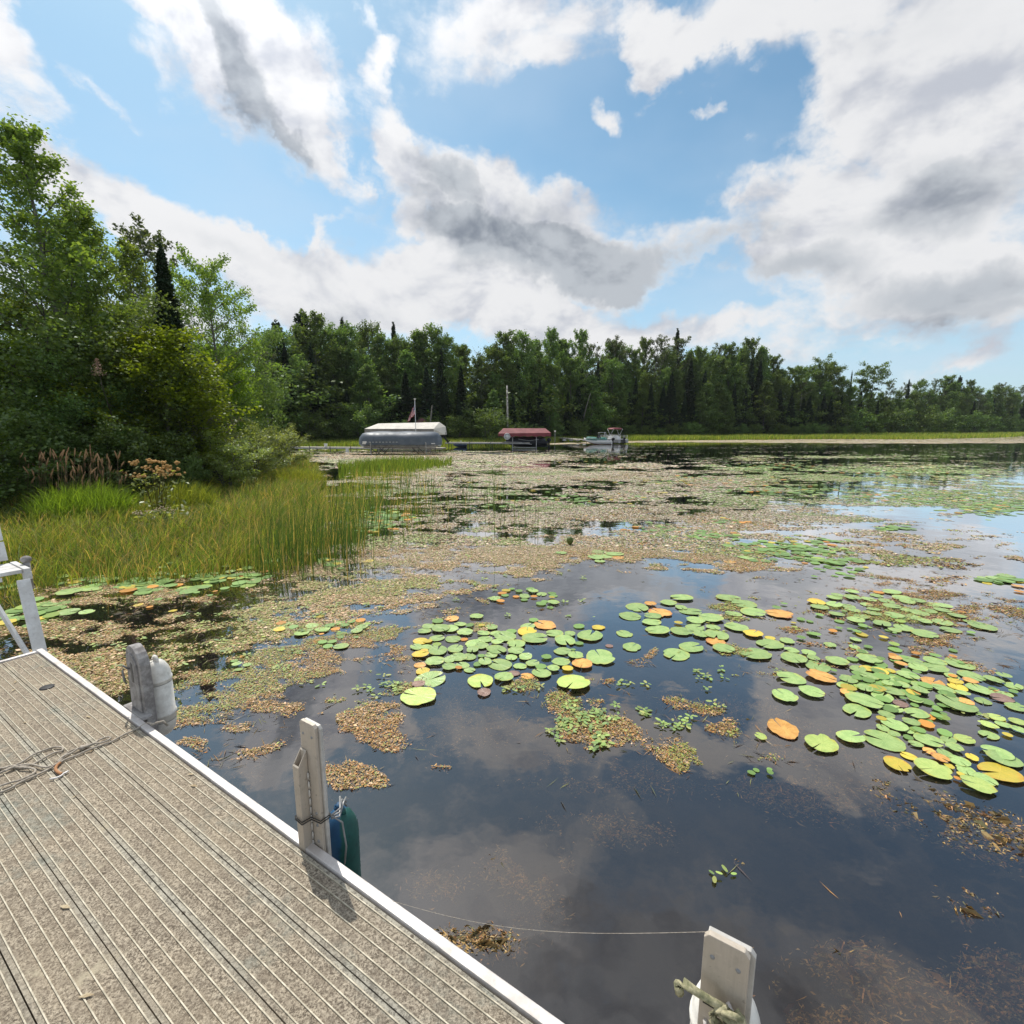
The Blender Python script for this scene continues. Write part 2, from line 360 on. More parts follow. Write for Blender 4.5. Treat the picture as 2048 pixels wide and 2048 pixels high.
M['far_pale'] = leaf_mat('pale_grey_green_leaves', [(0.062, 0.085, 0.045), (0.085, 0.115, 0.06), (0.11, 0.13, 0.07)], 0.30, 0.04)
M['spruce'] = leaf_mat('spruce_needles', [(0.022, 0.042, 0.026), (0.034, 0.06, 0.033), (0.052, 0.08, 0.042)], 0.12, 0.02)
M['willow'] = leaf_mat('willow_leaves', [(0.14, 0.19, 0.06), (0.20, 0.25, 0.085), (0.26, 0.31, 0.12)], 0.45, 0.06)
M['twig'] = leaf_mat('grey_twig_leaves', [(0.075, 0.085, 0.04), (0.11, 0.115, 0.06), (0.15, 0.145, 0.085)], 0.25, 0.06)
M['grass'] = col_mat('marsh_grass', 0.45, 0.6, 0.25)
M['flake'] = col_mat('floating_weed', 0.0, 0.5, 0.3)
M['pondweed'] = col_mat('pondweed_leaf', 0.1, 0.4, 0.5)
M['petal'] = simple_mat('cream_petals', (0.6, 0.5, 0.36), (0.5, 0.36, 0.2), 20, 0.8)
M['rust_flower'] = simple_mat('rust_flower_heads', (0.58, 0.36, 0.13), (0.40, 0.22, 0.08), 30, 0.9)

def pad_mat(name, c0, c1, edge, spot):
    mt, q, out = new_mat(name)
    g = q.node('ShaderNodeTexCoord').outputs['Object']; oi = q.node('ShaderNodeObjectInfo')
    gx, gy, gz = q.sep(g); rr = q.vm('LENGTH', g)
    ang = q.m('ARCTAN2', gy, gx)
    off = q.vm('SCALE', (3.7, 9.1, 5.3), scale=oi.outputs['Random'])
    gp = q.vm('ADD', g, off)
    nz = q.noise(gp, 2.2, 5, 0.6)
    c = q.mix(q.ramp(nz, 0.35, 0.65), c0, c1)
    c = q.mix(q.m('MULTIPLY', q.ramp(rr, 0.62, 1.0), q.ramp(q.noise(gp, 1.4, 3, 0.5), 0.45, 0.65)), c, edge)
    vein = q.m('POWER', q.m('ABSOLUTE', q.m('COSINE', q.m('MULTIPLY', ang, 7.0))), 60.0)
    c = q.mix(q.m('MULTIPLY', q.m('MULTIPLY', vein, q.ramp(rr, 0.05, 0.95, 1.0, 0.0)), 0.6), c, tuple(min(1, k * 1.5) for k in c1))
    vo = q.node('ShaderNodeTexVoronoi'); q.set(vo.inputs[0], gp); vo.inputs['Scale'].default_value = 4.0
    c = q.mix(q.m('MULTIPLY', q.ramp(vo.outputs['Distance'], 0.13, 0.06), q.ramp(q.noise(gp, 3.1, 2, .5), .42, .58, .1, .85)), c, spot)
    c = q.mix(q.m('MULTIPLY', q.ramp(rr, 0.88, 0.99), q.ramp(q.noise(gp, 3.5, 4, 0.6), 0.50, 0.66, 0, .8)), c, spot)
    c = q.mix(q.ramp(q.noise(gp, 9, 4, 0.7), 0.6, 0.75, 0, 0.5), c, spot)
    c = q.vm('SCALE', c, scale=q.m('MULTIPLY_ADD', oi.outputs['Random'], 0.42, 0.92))
    p = principled(q, out, c, 0.36, 0, 0.45, q.m('ADD', q.m('MULTIPLY', vein, 0.4), nz), 0.25, 0.02)
    return mt
PM = {'g': pad_mat('green_pad', (0.235, 0.355, 0.115), (0.315, 0.43, 0.15), (0.37, 0.40, 0.10), (0.12, 0.10, 0.04)),
      'l': pad_mat('lime_pad', (0.34, 0.45, 0.12), (0.43, 0.52, 0.15), (0.46, 0.42, 0.06), (0.16, 0.11, 0.04)),
      'y': pad_mat('yellow_pad', (0.50, 0.42, 0.055), (0.60, 0.46, 0.06), (0.62, 0.30, 0.04), (0.28, 0.12, 0.04)),
      'o': pad_mat('orange_pad', (0.58, 0.29, 0.07), (0.70, 0.40, 0.11), (0.42, 0.15, 0.06), (0.22, 0.08, 0.04)),
      'r': pad_mat('brown_pad', (0.22, 0.13, 0.10), (0.29, 0.19, 0.15), (0.16, 0.09, 0.07), (0.08, 0.05, 0.04))}

def deck_mat():
    mt, q, out = new_mat('sanded_deck_coating')
    geo = q.node('ShaderNodeNewGeometry'); pos = geo.outputs['Position']
    tc_ = q.node('ShaderNodeTexCoord'); ox, oy, oz = q.sep(tc_.outputs['Object'])
    big = q.noise(pos, 2.6, 5, 0.6); mid = q.noise(pos, 28, 5, 0.7); fin_ = q.noise(pos, 150, 5, 0.8); gr = q.noise(pos, 70, 4, 0.8)
    c = q.mix(q.ramp(fin_, 0.40, 0.60), (0.12, 0.095, 0.07), (0.54, 0.46, 0.35))
    c = q.mix(q.ramp(mid, 0.42, 0.66, 0, 0.6), c, (0.20, 0.16, 0.12))
    c = q.mix(q.ramp(big, 0.45, 0.70, 0, 0.38), c, (0.40, 0.33, 0.235))
    # worn pale band next to the board edges
    edge = q.ramp(q.m('ADD', q.m('ABSOLUTE', oy), q.m('MULTIPLY', q.m('SUBTRACT', mid, 0.5), 0.02)), 0.066, 0.078)
    wear = q.m('MULTIPLY', edge, q.ramp(q.noise(pos, 1.7, 4, 0.6), 0.38, 0.6, 0.25, 0.9))
    c = q.mix(wear, c, q.mix(q.ramp(gr, 0.42, 0.55), (0.22, 0.20, 0.165), (0.49, 0.455, 0.37)))
    # pale patches, leaf-like flecks, green-grey stains
    st = q.m('MULTIPLY', q.ramp(q.noise(pos, 4.3, 6, 0.7), 0.60, 0.68), 0.8)
    c = q.mix(st, c, (0.47, 0.41, 0.30))
    oi = q.node('ShaderNodeObjectInfo')
    strk = q.noise(q.vm('MULTIPLY', tc_.outputs['Object'], (0.9, 30, 1)), 2.0, 4, 0.6)
    c = q.vm('SCALE', c, scale=q.m('ADD', q.m('MULTIPLY_ADD', oi.outputs['Random'], 0.16, 0.86), q.m('MULTIPLY', q.m('SUBTRACT', strk, 0.5), 0.45)))
    c = q.mix(q.ramp(q.noise(pos, 0.9, 4, 0.6), 0.4, 0.65, 0, 0.45), c, q.vm('MULTIPLY', c, (0.80, 0.84, 0.90)))
    gs = q.m('MULTIPLY', q.ramp(q.noise(q.vm('ADD', pos, (7, 3, 0)), 1.9, 6, 0.68), 0.53, 0.66), 0.70)
    c = q.mix(gs, c, q.mix(q.ramp(gr, 0.4, 0.6), (0.10, 0.115, 0.10), (0.33, 0.34, 0.29)))
    vo = q.node('ShaderNodeTexVoronoi'); q.set(vo.inputs[0], pos); vo.inputs['Scale'].default_value = 11.0
    c = q.mix(q.ramp(vo.outputs['Distance'], 0.09, 0.05, 0, 0.8), c, (0.08, 0.06, 0.045))
    principled(q, out, c, 0.85, 0, 0.2, q.m('ADD', fin_, q.m('MULTIPLY', gr, 0.8)), 0.9, 0.004)
    return mt
M['deck'] = deck_mat()
M['rib'] = simple_mat('bare_rib_metal', (0.54, 0.49, 0.385), (0.36, 0.32, 0.24), 25, 0.6, 0.1)

def fender_blue():
    mt, q, out = new_mat('teal_and_blue_vinyl')
    g = q.node('ShaderNodeTexCoord').outputs['Object']; gx, gy, gz = q.sep(g)
    s_ = q.ramp(q.m('ADD', q.m('ADD', gx, q.m('MULTIPLY', gy, 0.6)), q.m('MULTIPLY', q.m('SUBTRACT', q.noise(g, 9, 5, 0.65), 0.5), 0.10)), 0.012, 0.028)
    c = q.mix(s_, q.mix(q.noise(g, 14, 5, 0.7), (0.003, 0.022, 0.07), (0.012, 0.10, 0.22)), q.mix(q.noise(g, 20, 4, 0.7), (0.004, 0.03, 0.03), (0.014, 0.12, 0.10)))
    c = q.mix(q.ramp(q.noise(g, 35, 5, 0.7), 0.55, 0.7, 0, 0.5), c, (0.005, 0.02, 0.03))
    principled(q, out, c, 0.55, 0, 0.4, q.noise(g, 30, 4), 0.2, 0.005); return mt
M['fender_blue'] = fender_blue()

# ------------------------------------------------------------------ terrain and water
NEAR = [(-60, -8), (-12, 3.4), (-7.3, 5.0), (-6.0, 6.15), (-4.9, 6.5), (-3.7, 7.0), (-3.2, 7.7), (-3.4, 9.0), (-3.7, 10.6), (-4.4, 12.6), (-5.6, 15.5), (-7.2, 19),
        (-8.6, 22), (-9.6, 25), (-11.2, 27.5), (-12.3, 30), (-15.5, 35), (-21, 42), (-23, 49), (-20, 56), (-12, 62), (-6.9, 64), (0, 68), (7, 78), (14, 86), (22, 92), (40, 98), (62, 107),
        (85, 116), (105, 126), (124, 139), (150, 165), (200, 215), (300, 280), (480, 330), (1400, 500), (1400, 1500), (-1400, 1500), (-1400, -8)]
NP_ = np.array(NEAR, float)
def signed_dist(X, Y, poly=NP_):
    """positive inside the land"""
    d = np.full(X.shape, 1e9); ins = np.zeros(X.shape, bool)
    for i in range(len(poly)):
        x0, y0 = poly[i]; x1, y1 = poly[(i + 1) % len(poly)]
        ex, ey = x1 - x0, y1 - y0; t = np.clip(((X - x0) * ex + (Y - y0) * ey) / (ex * ex + ey * ey), 0, 1)
        d = np.minimum(d, np.hypot(X - x0 - t * ex, Y - y0 - t * ey))
        c_ = ((y0 > Y) != (y1 > Y)) & (X < ex * (Y - y0) / (ey if ey else 1e-9) + x0)
        ins ^= c_
    return np.where(ins, d, -d)
def vnoise(X, Y, s, seed=0, octv=3):
    """cheap smooth value noise in [0,1]"""
    out = np.zeros(np.shape(X)); amp = 1; tot = 0
    for o_ in range(octv):
        rs = np.random.RandomState(seed * 17 + o_); T = rs.rand(256, 256)
        x = np.asarray(X) / s * 2 ** o_ + 1000.5 + o_ * 7.3; y = np.asarray(Y) / s * 2 ** o_ + 1000.5
        xi = np.floor(x).astype(int); yi = np.floor(y).astype(int); fx = x - xi; fy = y - yi
        fx = fx * fx * (3 - 2 * fx); fy = fy * fy * (3 - 2 * fy)
        a = T[xi % 256, yi % 256]; b = T[(xi + 1) % 256, yi % 256]; c = T[xi % 256, (yi + 1) % 256]; d = T[(xi + 1) % 256, (yi + 1) % 256]
        out += amp * ((a * (1 - fx) + b * fx) * (1 - fy) + (c * (1 - fx) + d * fx) * fy); tot += amp; amp *= 0.55
    return out / tot
def ground_z(X, Y):
    s_ = signed_dist(np.asarray(X, float), np.asarray(Y, float))
    return np.where(s_ > 0, np.minimum(0.08 * s_, 0.22 + 0.012 * s_) - 0.10, np.maximum(0.22 * s_ - 0.10, -0.9)) + 0.05 * (vnoise(X, Y, 1.3, 3) - 0.5)
def gz1(x, y): return float(ground_z(np.array([x]), np.array([y]))[0])
rr_ = np.concatenate([[0.0], np.geomspace(0.7, 3000, 150)]); na = 300
A_ = np.linspace(0, 2 * math.pi, na, endpoint=False)
X_ = (rr_[:, None] * np.sin(A_)[None]).ravel(); Y_ = (rr_[:, None] * np.cos(A_)[None]).ravel()
Z_ = ground_z(X_, Y_)
ii, jj = np.meshgrid(np.arange(len(rr_) - 1), np.arange(na), indexing='ij')
Fq = np.stack([ii * na + jj, ii * na + (jj + 1) % na, (ii + 1) * na + (jj + 1) % na, (ii + 1) * na + jj], -1).reshape(-1, 4)[:, ::-1]
mt, q, out = new_mat('marshy_ground_and_lake_bed')
pos = q.node('ShaderNodeNewGeometry').outputs['Position']; _, _, pz = q.sep(pos)
gc = q.mix(q.noise(pos, 0.8, 6, 0.6), (0.035, 0.035, 0.016), (0.075, 0.075, 0.03))
bc = q.mix(q.ramp(q.noise(pos, 1.6, 6, 0.65), 0.42, 0.62), (0.012, 0.012, 0.012), (0.05, 0.043, 0.03))
principled(q, out, q.mix(q.ramp(pz, -0.12, 0.02), bc, gc), 0.95, 0, 0.1, q.noise(pos, 6, 5), 0.5, 0.05)
np_obj('ground', np_mesh('ground', np.stack([X_, Y_, Z_], 1), Fq, mt, smooth=True), kind='structure')

mt, q, out = new_mat('still_dark_lake_water')
pos = q.node('ShaderNodeNewGeometry').outputs['Position']
h = q.m('ADD', q.noise(pos, 1.1, 3, 0.5), q.m('MULTIPLY', q.noise(pos, 7.0, 2, 0.5), 0.12))
b = q.node('ShaderNodeBump'); b.inputs['Strength'].default_value = 0.10; b.inputs['Distance'].default_value = 0.05; q.set(b.inputs['Height'], h)
fr = q.node('ShaderNodeFresnel'); fr.inputs['IOR'].default_value = 1.5; q.l.new(b.outputs[0], fr.inputs['Normal'])
gl = q.node('ShaderNodeBsdfGlossy'); gl.inputs['Roughness'].default_value = 0.012; gl.inputs[0].default_value = (.98, .97, .97, 1); q.l.new(b.outputs[0], gl.inputs['Normal'])
tr = q.node('ShaderNodeBsdfTransparent'); tr.inputs[0].default_value = (0.74, 0.67, 0.54, 1)
df = q.node('ShaderNodeBsdfDiffuse'); df.inputs[0].default_value = (0.044, 0.037, 0.036, 1)
m1 = q.node('ShaderNodeMixShader'); m1.inputs[0].default_value = 0.30; q.l.new(tr.outputs[0], m1.inputs[1]); q.l.new(df.outputs[0], m1.inputs[2])
m2 = q.node('ShaderNodeMixShader'); q.set(m2.inputs[0], q.m('MULTIPLY_ADD', fr.outputs[0], 2.4, 0.01, clamp=True)); q.l.new(m1.outputs[0], m2.inputs[1]); q.l.new(gl.outputs[0], m2.inputs[2])
q.l.new(m2.outputs[0], out.inputs[0])
nw = 72; Aw = np.linspace(0, 2 * math.pi, nw, endpoint=False)
Rw = np.array([4.0, 30, 200, 3000]); Vw = [(0, 0, 0)] + [(r * math.sin(a), r * math.cos(a), 0) for r in Rw for a in Aw]
mw = MB(); mw.add(Vw, [(0, 1 + (k + 1) % nw, 1 + k) for k in range(nw)] + [(1 + i * nw + k, 1 + i * nw + (k + 1) % nw, 1 + (i + 1) * nw + (k + 1) % nw, 1 + (i + 1) * nw + k) for i in range(3) for k in range(nw)])
wo_ = mw.build('lake_water', mt); tag(wo_, kind='structure')
for p_ in wo_.data.polygons: 
    if p_.normal.z < 0: p_.flip()

# ------------------------------------------------------------------ dock frame: x' = along the edge towards us, y' = outward over the water
P0 = Vector((-3.448, 3.395, 0)); RZ = math.atan2(-0.54124, 0.84087)
DE = Vector((math.cos(RZ), math.sin(RZ), 0)); DN = Vector((-math.sin(RZ), math.cos(RZ), 0))
def D(t, o, z=0.0):                       # z above deck
    p = P0 + DE * t + DN * o; return (p.x, p.y, ZD + z)
def dk(u, v):                             # pixel -> dock coordinates on the deck
    x, y = at(u, v, ZD); r = Vector((x, y, 0)) - P0
    return r.dot(DE), r.dot(DN)
dock = empty('dock', D(0, 0, 0), RZ, 'grey aluminium dock with sand coated ribbed planks filling the lower left corner', 'dock')
PW, PG = 0.1835, 0.181
DL = 7.2
mb = MB()
mb.box((0, 0, -0.02), (DL - 0.05, PW - 0.0035, 0.04))
plank_me = mb.mesh('plank', M['deck'])
mb = MB(); mb.box((0, 0, 0.0012), (DL - 0.05, 0.0034, 0.0056)); rib_me = mb.mesh('rib', M['rib'])
for k in range(13):
    o = bpy.data.objects.new('plank', plank_me); COL.objects.link(o); o.parent = dock
    o.location = (DL / 2 + 0.032, -0.04 - PW * (k + 0.5), -0.0006 * (k % 3))
    for j in range(5):
        r_ = bpy.data.objects.new('rib', rib_me); COL.objects.link(r_); r_.parent = o; r_.location = (0, (j - 2) * 0.0375, 0)
mb = MB(); mb.box((DL / 2 + .02, -0.017, -0.055), (DL + 0.04, 0.034, 0.13)); mb.build('edge_rail', M['alu_edge'], dock, 0.004)
mb = MB(); mb.box((0.017, -1.24, -0.057), (0.030, 2.40, 0.124)); mb.build('end_rail', M['alu_edge'], dock, 0.003)
mb = MB()
for y in (-0.12, -0.9, -1.6, -2.3): mb.box((DL / 2, y, -0.10), (DL - 0.1, 0.05, 0.11))
mb.build('frame', M['alu_post'], dock)
for (t_, o_) in ((0.35, -0.30), (0.35, -2.1), (3.6, -0.30), (3.6, -2.1)):
    mb = MB(); mb.tube([(t_, o_, -0.15), (t_, o_, -1.34)], 0.03, 10); mb.build('leg', M['steel'], dock)
t_, o_ = dk(89, 1297)
mb = MB(); mb.lathe([(0.0, .006), (.030, .006), (.036, .004), (.038, 0.0), (.038, -.01)], (t_, o_, 0.0005), 24); mb.build('hole_cover', M['black'], dock)
# screw heads along the end rail
for y in (-0.09, -0.30, -0.52):
    mb = MB(); mb.lathe([(0, .003), (.004, .003), (.006, 0.0)], (0.05, y, 0.0), 10); mb.build('screw', M['dark_steel'], dock)

# --- bumper post with rounded top
def place(name, t, o, z, label, cat, rz=0.0):
    return empty(name, D(t, o, z), RZ + rz, label, cat)
bp = place('bumper_post', 1.55, 0.03, 0, 'weathered grey bumper post with arched top on the dock edge beside the white fender', 'post')
arch = [(-.092, -.35), (.092, -.35), (.092, .305), (.080, .340), (.058, .368), (.028, .390), (-.005, .400), (-.038, .395), (-.066, .375), (-.085, .345), (-.092, .305)]
mb = MB(); mb.prism(arch, 0.0, 0.052); mb.build('body', M['grey_plastic'], bp, 0.005)
inner = [(x * .70 - .004, .10 + (z - .1) * .86 if z > 0 else 0.02) for x, z in arch]
mb = MB(); mb.prism(inner, -0.008, 0.001); mb.build('face_panel', M['grey_plastic'], bp, 0.003)
mb = MB(); mb.prism([(-.012, .19), (.012, .19), (.012, .295), (0, .308), (-.012, .295)], -0.0105, -0.0075); mb.build('slot', M['vinyl_dark'], bp)
mb = MB(); mb.tube([(-.03, -.012, .26), (-.045, -.03, .285), (-.055, -.034, .25), (-.058, -.03, .19), (-.07, -.02, .165)], .006, 8); mb.build('hook', M['steel'], bp)
mb = MB(); mb.box((0.0, -0.006, 0.012), (0.26, 0.05, 0.012)); mb.build('foot_plate', M['grey_plastic'], bp, 0.004)

def fender(name, t, o, z_top, length, r, mat, label, rings=True, letters=True):
    """hanging fender: lathe body with end eyes; origin at its top"""
    e_ = place(name, t, o, z_top, label, 'fender')
    L = length
    prof = [(0.0, -.020), (.018, -.021), (.032, -.026), (.045, -.040), (r * .86, -.068), (r * .97, -.095), (r, -.125)]
    if rings:
        prof += [(r + .004, -.128), (r + .004, -.136), (r, -.139), (r, -.150), (r - .003, -.153), (r, -.156)]
        z2 = L - .15
        prof += [(r, -z2), (r + .005, -z2 - .003), (r + .005, -z2 - .013), (r + .001, -z2 - .016), (r, -z2 - .045), (r - .003, -z2 - .048), (r - .001, -z2 - .052)]
    prof += [(r * .97, -(L - .075)), (r * .86, -(L - .04)), (r * .55, -(L - .012)), (.02, -L), (0, -L)]
    mb = MB(); mb.lathe(prof, n=32); body = mb.build('body', mat, e_); e_['body_name'] = body.name
    mb = MB(); mb.tube([(-.022 + 0, 0, -.03), (-.020, 0, -.012), (-.008, 0, .001), (.008, 0, .001), (.020, 0, -.012), (.022, 0, -.03)], .0105, 8); mb.build('eye', mat, e_)
    if rings:
        for za, zb in ((-.152, -.1545), (-(L - .15) - .047, -(L - .15) - .0495)):
            mb = MB(); mb.lathe([(r + .0008, za), (r + .0008, zb)], n=32); mb.build('groove', M['vinyl_dark'], body)
    return e_, r
f1, r1 = fender('white_fender', 1.545, 0.140, 0.292, 0.49, 0.069, M['vinyl'], 'chalky white cylindrical fender hanging behind the grey arched bumper post')
# raised moulded relief on its side (illegible in the photo)
mb = MB(); rs = random.Random(4)
a0 = math.radians(-58)
for k in range(9):
    z = -.205 - k * .021
    for j in range(rs.choice((2, 3))):
        a = a0 + (j - 1) * .085 + rs.uniform(-.02, .02)
        c_ = (math.cos(a) * (r1 + .0004), math.sin(a) * (r1 + .0004), z)
        mb.box(c_, (.002, rs.choice((.005, .010)), rs.choice((.003, .011))), Matrix.Rotation(a, 3, 'Z'))
tag(mb.build('moulded_relief', M['vinyl'], bpy.data.objects[f1['body_name']]), kind='stuff')
mb = MB(); mb.tube([(0.0, -.015, -.012), (-.02, -.06, -.002), (-.03, -.12, -.004)], .004, 6); mb.build('tie_cord', M['rope'], f1)
# lower line from the fender to the dock rope
ln = place('bumper_line', 1.78, 0.02, 0.013, 'short grey line looped over the dock edge at the foot of the white fender', 'rope')
mb = MB(); mb.tube([(-.0, -.02, .006), (.01, .0, .010), (.015, .03, .006), (.015, .05, -.03)], .006, 8); mb.build('cord', M['rope'], ln)

# --- mooring bracket posts (flat plates) -------------------------------------------------
def plate_post(name, t, label, hgt=.522, wdt=.092):
    e_ = place(name, t, 0.004, 0, label, 'post')
    h2 = wdt / 2
    mb = MB(); mb.prism([(-h2, -.30), (h2, -.30), (h2, hgt - .012), (h2 - .010, hgt), (-h2 + .010, hgt), (-h2, hgt - .012)], 0.0, 0.014)
    plate = mb.build('plate', M['alu_post'], e_, 0.0025)
    mb = MB(); mb.prism([(-h2 + .006, -.30), (h2 + .010, -.30), (h2 + .010, hgt - .018), (h2, hgt - .006), (-h2 + .006, hgt - .006)], 0.0145, 0.028)
    mb.build('backing_channel', M['alu'], e_, 0.002)
    for x, z in ((-h2 + .020, hgt - .052), (h2 - .020, hgt - .052)):
        mb = MB(); mb.lathe([(0, .0035), (.0035, .0032), (.0055, .0)], n=10); mb.build('rivet', M['steel'], plate, loc=(x, 0, z), rot=(math.pi / 2, 0, 0))
    return e_
pp = plate_post('mooring_post', 3.19, 'flat aluminium mooring post with a square tube on its face beside the teal fender')
# open rectangular tube on its face, mouth cut at a slant
tw, td, wl = .036, .050, .0045
x0 = -.047; mb = MB()
def tube_ring(x_a, x_b, y_a, y_b, zb, zf, zk):  # zf at front (y_a), zk at back
    return [(x_a, y_a, zb), (x_b, y_a, zb), (x_b, y_b, zb), (x_a, y_b, zb)], [(x_a, y_a, zf), (x_b, y_a, zf), (x_b, y_b, zk), (x_a, y_b, zk)]
yo, yi = -.040, -.002
ob, ot = tube_ring(x0, x0 + tw, yo, yi, -.2, .352, .405)
ib, it_ = tube_ring(x0 + wl, x0 + tw - wl, yo + wl, yi - wl, -.2, .352 + .004, .405 - .004)
vs = ob + ot + ib + it_
fs = [(k, (k + 1) % 4, 4 + (k + 1) % 4, 4 + k) for k in range(4)] + [(8 + (k + 1) % 4, 8 + k, 12 + k, 12 + (k + 1) % 4) for k in range(4)] + [(4 + k, 4 + (k + 1) % 4, 12 + (k + 1) % 4, 12 + k) for k in range(4)]
mb.add(vs, fs); mb.build('square_tube', M['alu_post'], pp)
mb = MB(); mb.prism([(x0 + wl + .001, .20), (x0 + tw - wl - .001, .20), (x0 + tw - wl - .001, .203), (x0 + wl + .001, .203)], yo + wl + .001, yi - wl - .001); mb.build('tube_inside', M['black'], pp)
mb = MB()
for k, z in enumerate(np.linspace(.30, .01, 9)): mb.ell((x0 + tw + .004 + .001 * (k % 2), -.005, z), (.0045, .005, .017), 8, 5)
mb.build('weld_bead', M['alu'], pp)
for z in (.15, .10, .03):
    mb = MB(); mb.lathe([(0, .004), (.005, .0035), (.007, .0)], n=10); mb.build('rivet', M['steel'], pp, loc=(.022, 0, z), rot=(math.pi / 2, 0, 0))
wr = place('wrapped_cord', 3.19, 0.004, 0.12, 'dark cord wrapped round the tubed mooring post holding the teal fender', 'cord')
mb = MB()
for k in range(2):
    z = .004 + k * .010
    loop = [(-.052, -.044, z), (-.008, -.045, z - .004), (.000, -.010, z - .003), (.052, -.006, z + .002), (.058, .034, z + .006), (.0, .036, z), (-.052, .034, z), (-.054, 0, z), (-.052, -.044, z)]
    mb.tube(loop, .0026, 6)
mb.build('cord_loop', M['dark_steel'], wr)
mb = MB()
for k in range(3):
    mb.tube([(.066, .03, .008 + .006 * k), (.075 + .004 * k, .06, -.002 + .02 * k), (.05 - .01 * k, .10, .02 + .008 * k), (.02, .135, .005 - .02 * k)], .0038, 6)
mb.tube([(.068, .03, .02), (.09, .06, -.02), (.085, .075, -.14), (.075, .07, -.22)], .0035, 6)
mb.build('cord_tail', M['steel'], wr)
f2, r2 = fender('teal_fender', 3.185, 0.125, 0.085, 0.50, 0.069, M['fender_blue'], 'teal and dark blue cylindrical fender hanging in the water by the dock', rings=False)
pq = plate_post('mooring_post', 4.645, 'flat aluminium mooring post with knotted mossy rope at the bottom right of the photo', .512, .092)
mb = MB()
for (x, z, sx, sz) in ((-.012, .340, .026, .008), (.020, .262, .018, .012)):
    mb = MB(); mb.prism([(x - sx, z - sz), (x + sx, z - sz), (x + sx, z + sz), (x - sx, z + sz)], -0.002, 0.0005); mb.build('slot', M['black'], pq)
mb = MB(); mb.tube([(.012, -.004, .372), (.030, -.012, .352), (.032, -.014, .325), (.020, -.004, .30)], .0045, 8)
mb.tube([(-.030, -.004, .292), (-.026, -.010, .272), (.004, -.012, .240), (.016, -.004, .235)], .0045, 8); mb.build('cleat_wire', M['alu_edge'], pq)
kn = place('knotted_rope', 4.668, -0.008, 0.362, 'knotted mossy green rope threaded through the bottom right mooring post', 'rope')
mb = MB()
mb.tube([(-.104, -.030, .012), (-.106, -.034, .034), (-.094, -.036, .050), (-.070, -.034, .044), (-.040, -.024, .030), (-.010, -.014, .018)], [.010, .011, .010, .008, .008, .009], 8)
for k in range(9):
    a = k * .78; rr = .020 + .004 * (k % 3)
    c0 = Vector((-.004 + .012 * math.cos(a * 1.3), -.016, -.006 + .012 * math.sin(a * 1.7)))
    mb.tube([c0 + Vector((rr * math.cos(a + j * .8), -.010 * math.sin(j * 1.1) - .003, rr * math.sin(a + j * .8))) for j in range(5)], .0062, 7)
mb.tube([(.010, -.016, -.020), (.018, -.020, -.050), (.012, -.012, -.090), (.020, -.014, -.13), (.014, -.012, -.20)], .0075, 8)
mb.tube([(.016, -.016, -.01), (.032, -.012, -.035), (.046, -.006, -.05), (.055, -.002, -.052)], .0075, 8)
mb.build('knot', M['rope_old'], kn)
f3, r3 = fender('white_fender', 4.645, 0.125, 0.285, 0.55, 0.079, M['vinyl'], 'clean white fender behind the bottom right mooring post')
# thin spider line from that post across to the dock
th = place('thin_line', 4.60, 0.012, 0.505, 'thin pale thread running left from the bottom right mooring post over the water', 'line')
pa = Vector(D(4.60, .012, .505)); pbx, pby = at(740, 1700, ZD + .03); pb = Vector((pbx, pby, ZD + .03))
mloc = Matrix.Rotation(-RZ, 3, 'Z')
pts = []
for k in range(13):
    s_ = k / 12; p_ = pa.lerp(pb, s_); p_.z -= .05 * math.sin(math.pi * s_); pts.append(mloc @ (p_ - pa))
mb = MB(); mb.tube(pts, .0007, 4); mb.build('strand', M['rope'], th)

# --- rope lying on the deck
def deck_curve(pix, h=.008, amp=0.0):
    out_ = []
    for i, (u, v) in enumerate(pix):
        t, o = dk(u, v); out_.append((t, o, h + amp * math.sin(i * 2.1)))
    return out_
def smooth(pts, n=5):
    P = [Vector(p) for p in pts]; out_ = []
    for i in range(len(P) - 1):
        a, b, c, d = P[max(i - 1, 0)], P[i], P[i + 1], P[min(i + 2, len(P) - 1)]
        for k in range(n):
            t = k / n
            out_.append(0.5 * ((2 * b) + (c - a) * t + (2 * a - 5 * b + 4 * c - d) * t * t + (3 * b - a - 3 * c + d) * t ** 3))
    out_.append(P[-1]); return out_
def cr(x, y): return (x / 4.83 * .94336, (1440 + y / 4.83) * .94336)     # photo measurement -> 1932 grid
rope = empty('mooring_rope', D(0, 0, 0), RZ, 'tangled thin grey rope with loops lying on the ribbed deck planks', 'rope')
lines = [[(1475, 62), (1440, 45), (1395, 55), (1330, 95), (1200, 160), (1070, 225), (960, 265), (850, 310), (740, 355), (640, 395), (560, 440), (470, 490), (330, 560), (200, 620), (90, 680), (-60, 740)],
         [(1075, 200), (1055, 186), (1010, 192), (960, 215), (915, 250), (870, 268), (800, 285), (700, 318), (640, 350), (600, 400), (575, 430), (520, 460), (440, 480), (380, 470), (310, 450), (230, 455), (140, 480), (60, 510), (-60, 565)],
         [(1070, 205), (1040, 232), (980, 245), (900, 258), (830, 290), (760, 300), (700, 345), (620, 380), (560, 432)],
         [(-60, 505), (0, 490), (100, 465), (210, 425), (320, 355), (440, 300), (540, 275), (605, 285), (600, 310), (520, 335), (430, 385), (340, 430), (240, 465), (120, 462), (40, 475), (-60, 490)],
         [(-60, 560), (20, 530), (110, 480), (200, 482), (300, 490), (345, 505), (330, 540), (280, 570), (200, 600), (100, 630), (20, 660), (-60, 690)]]
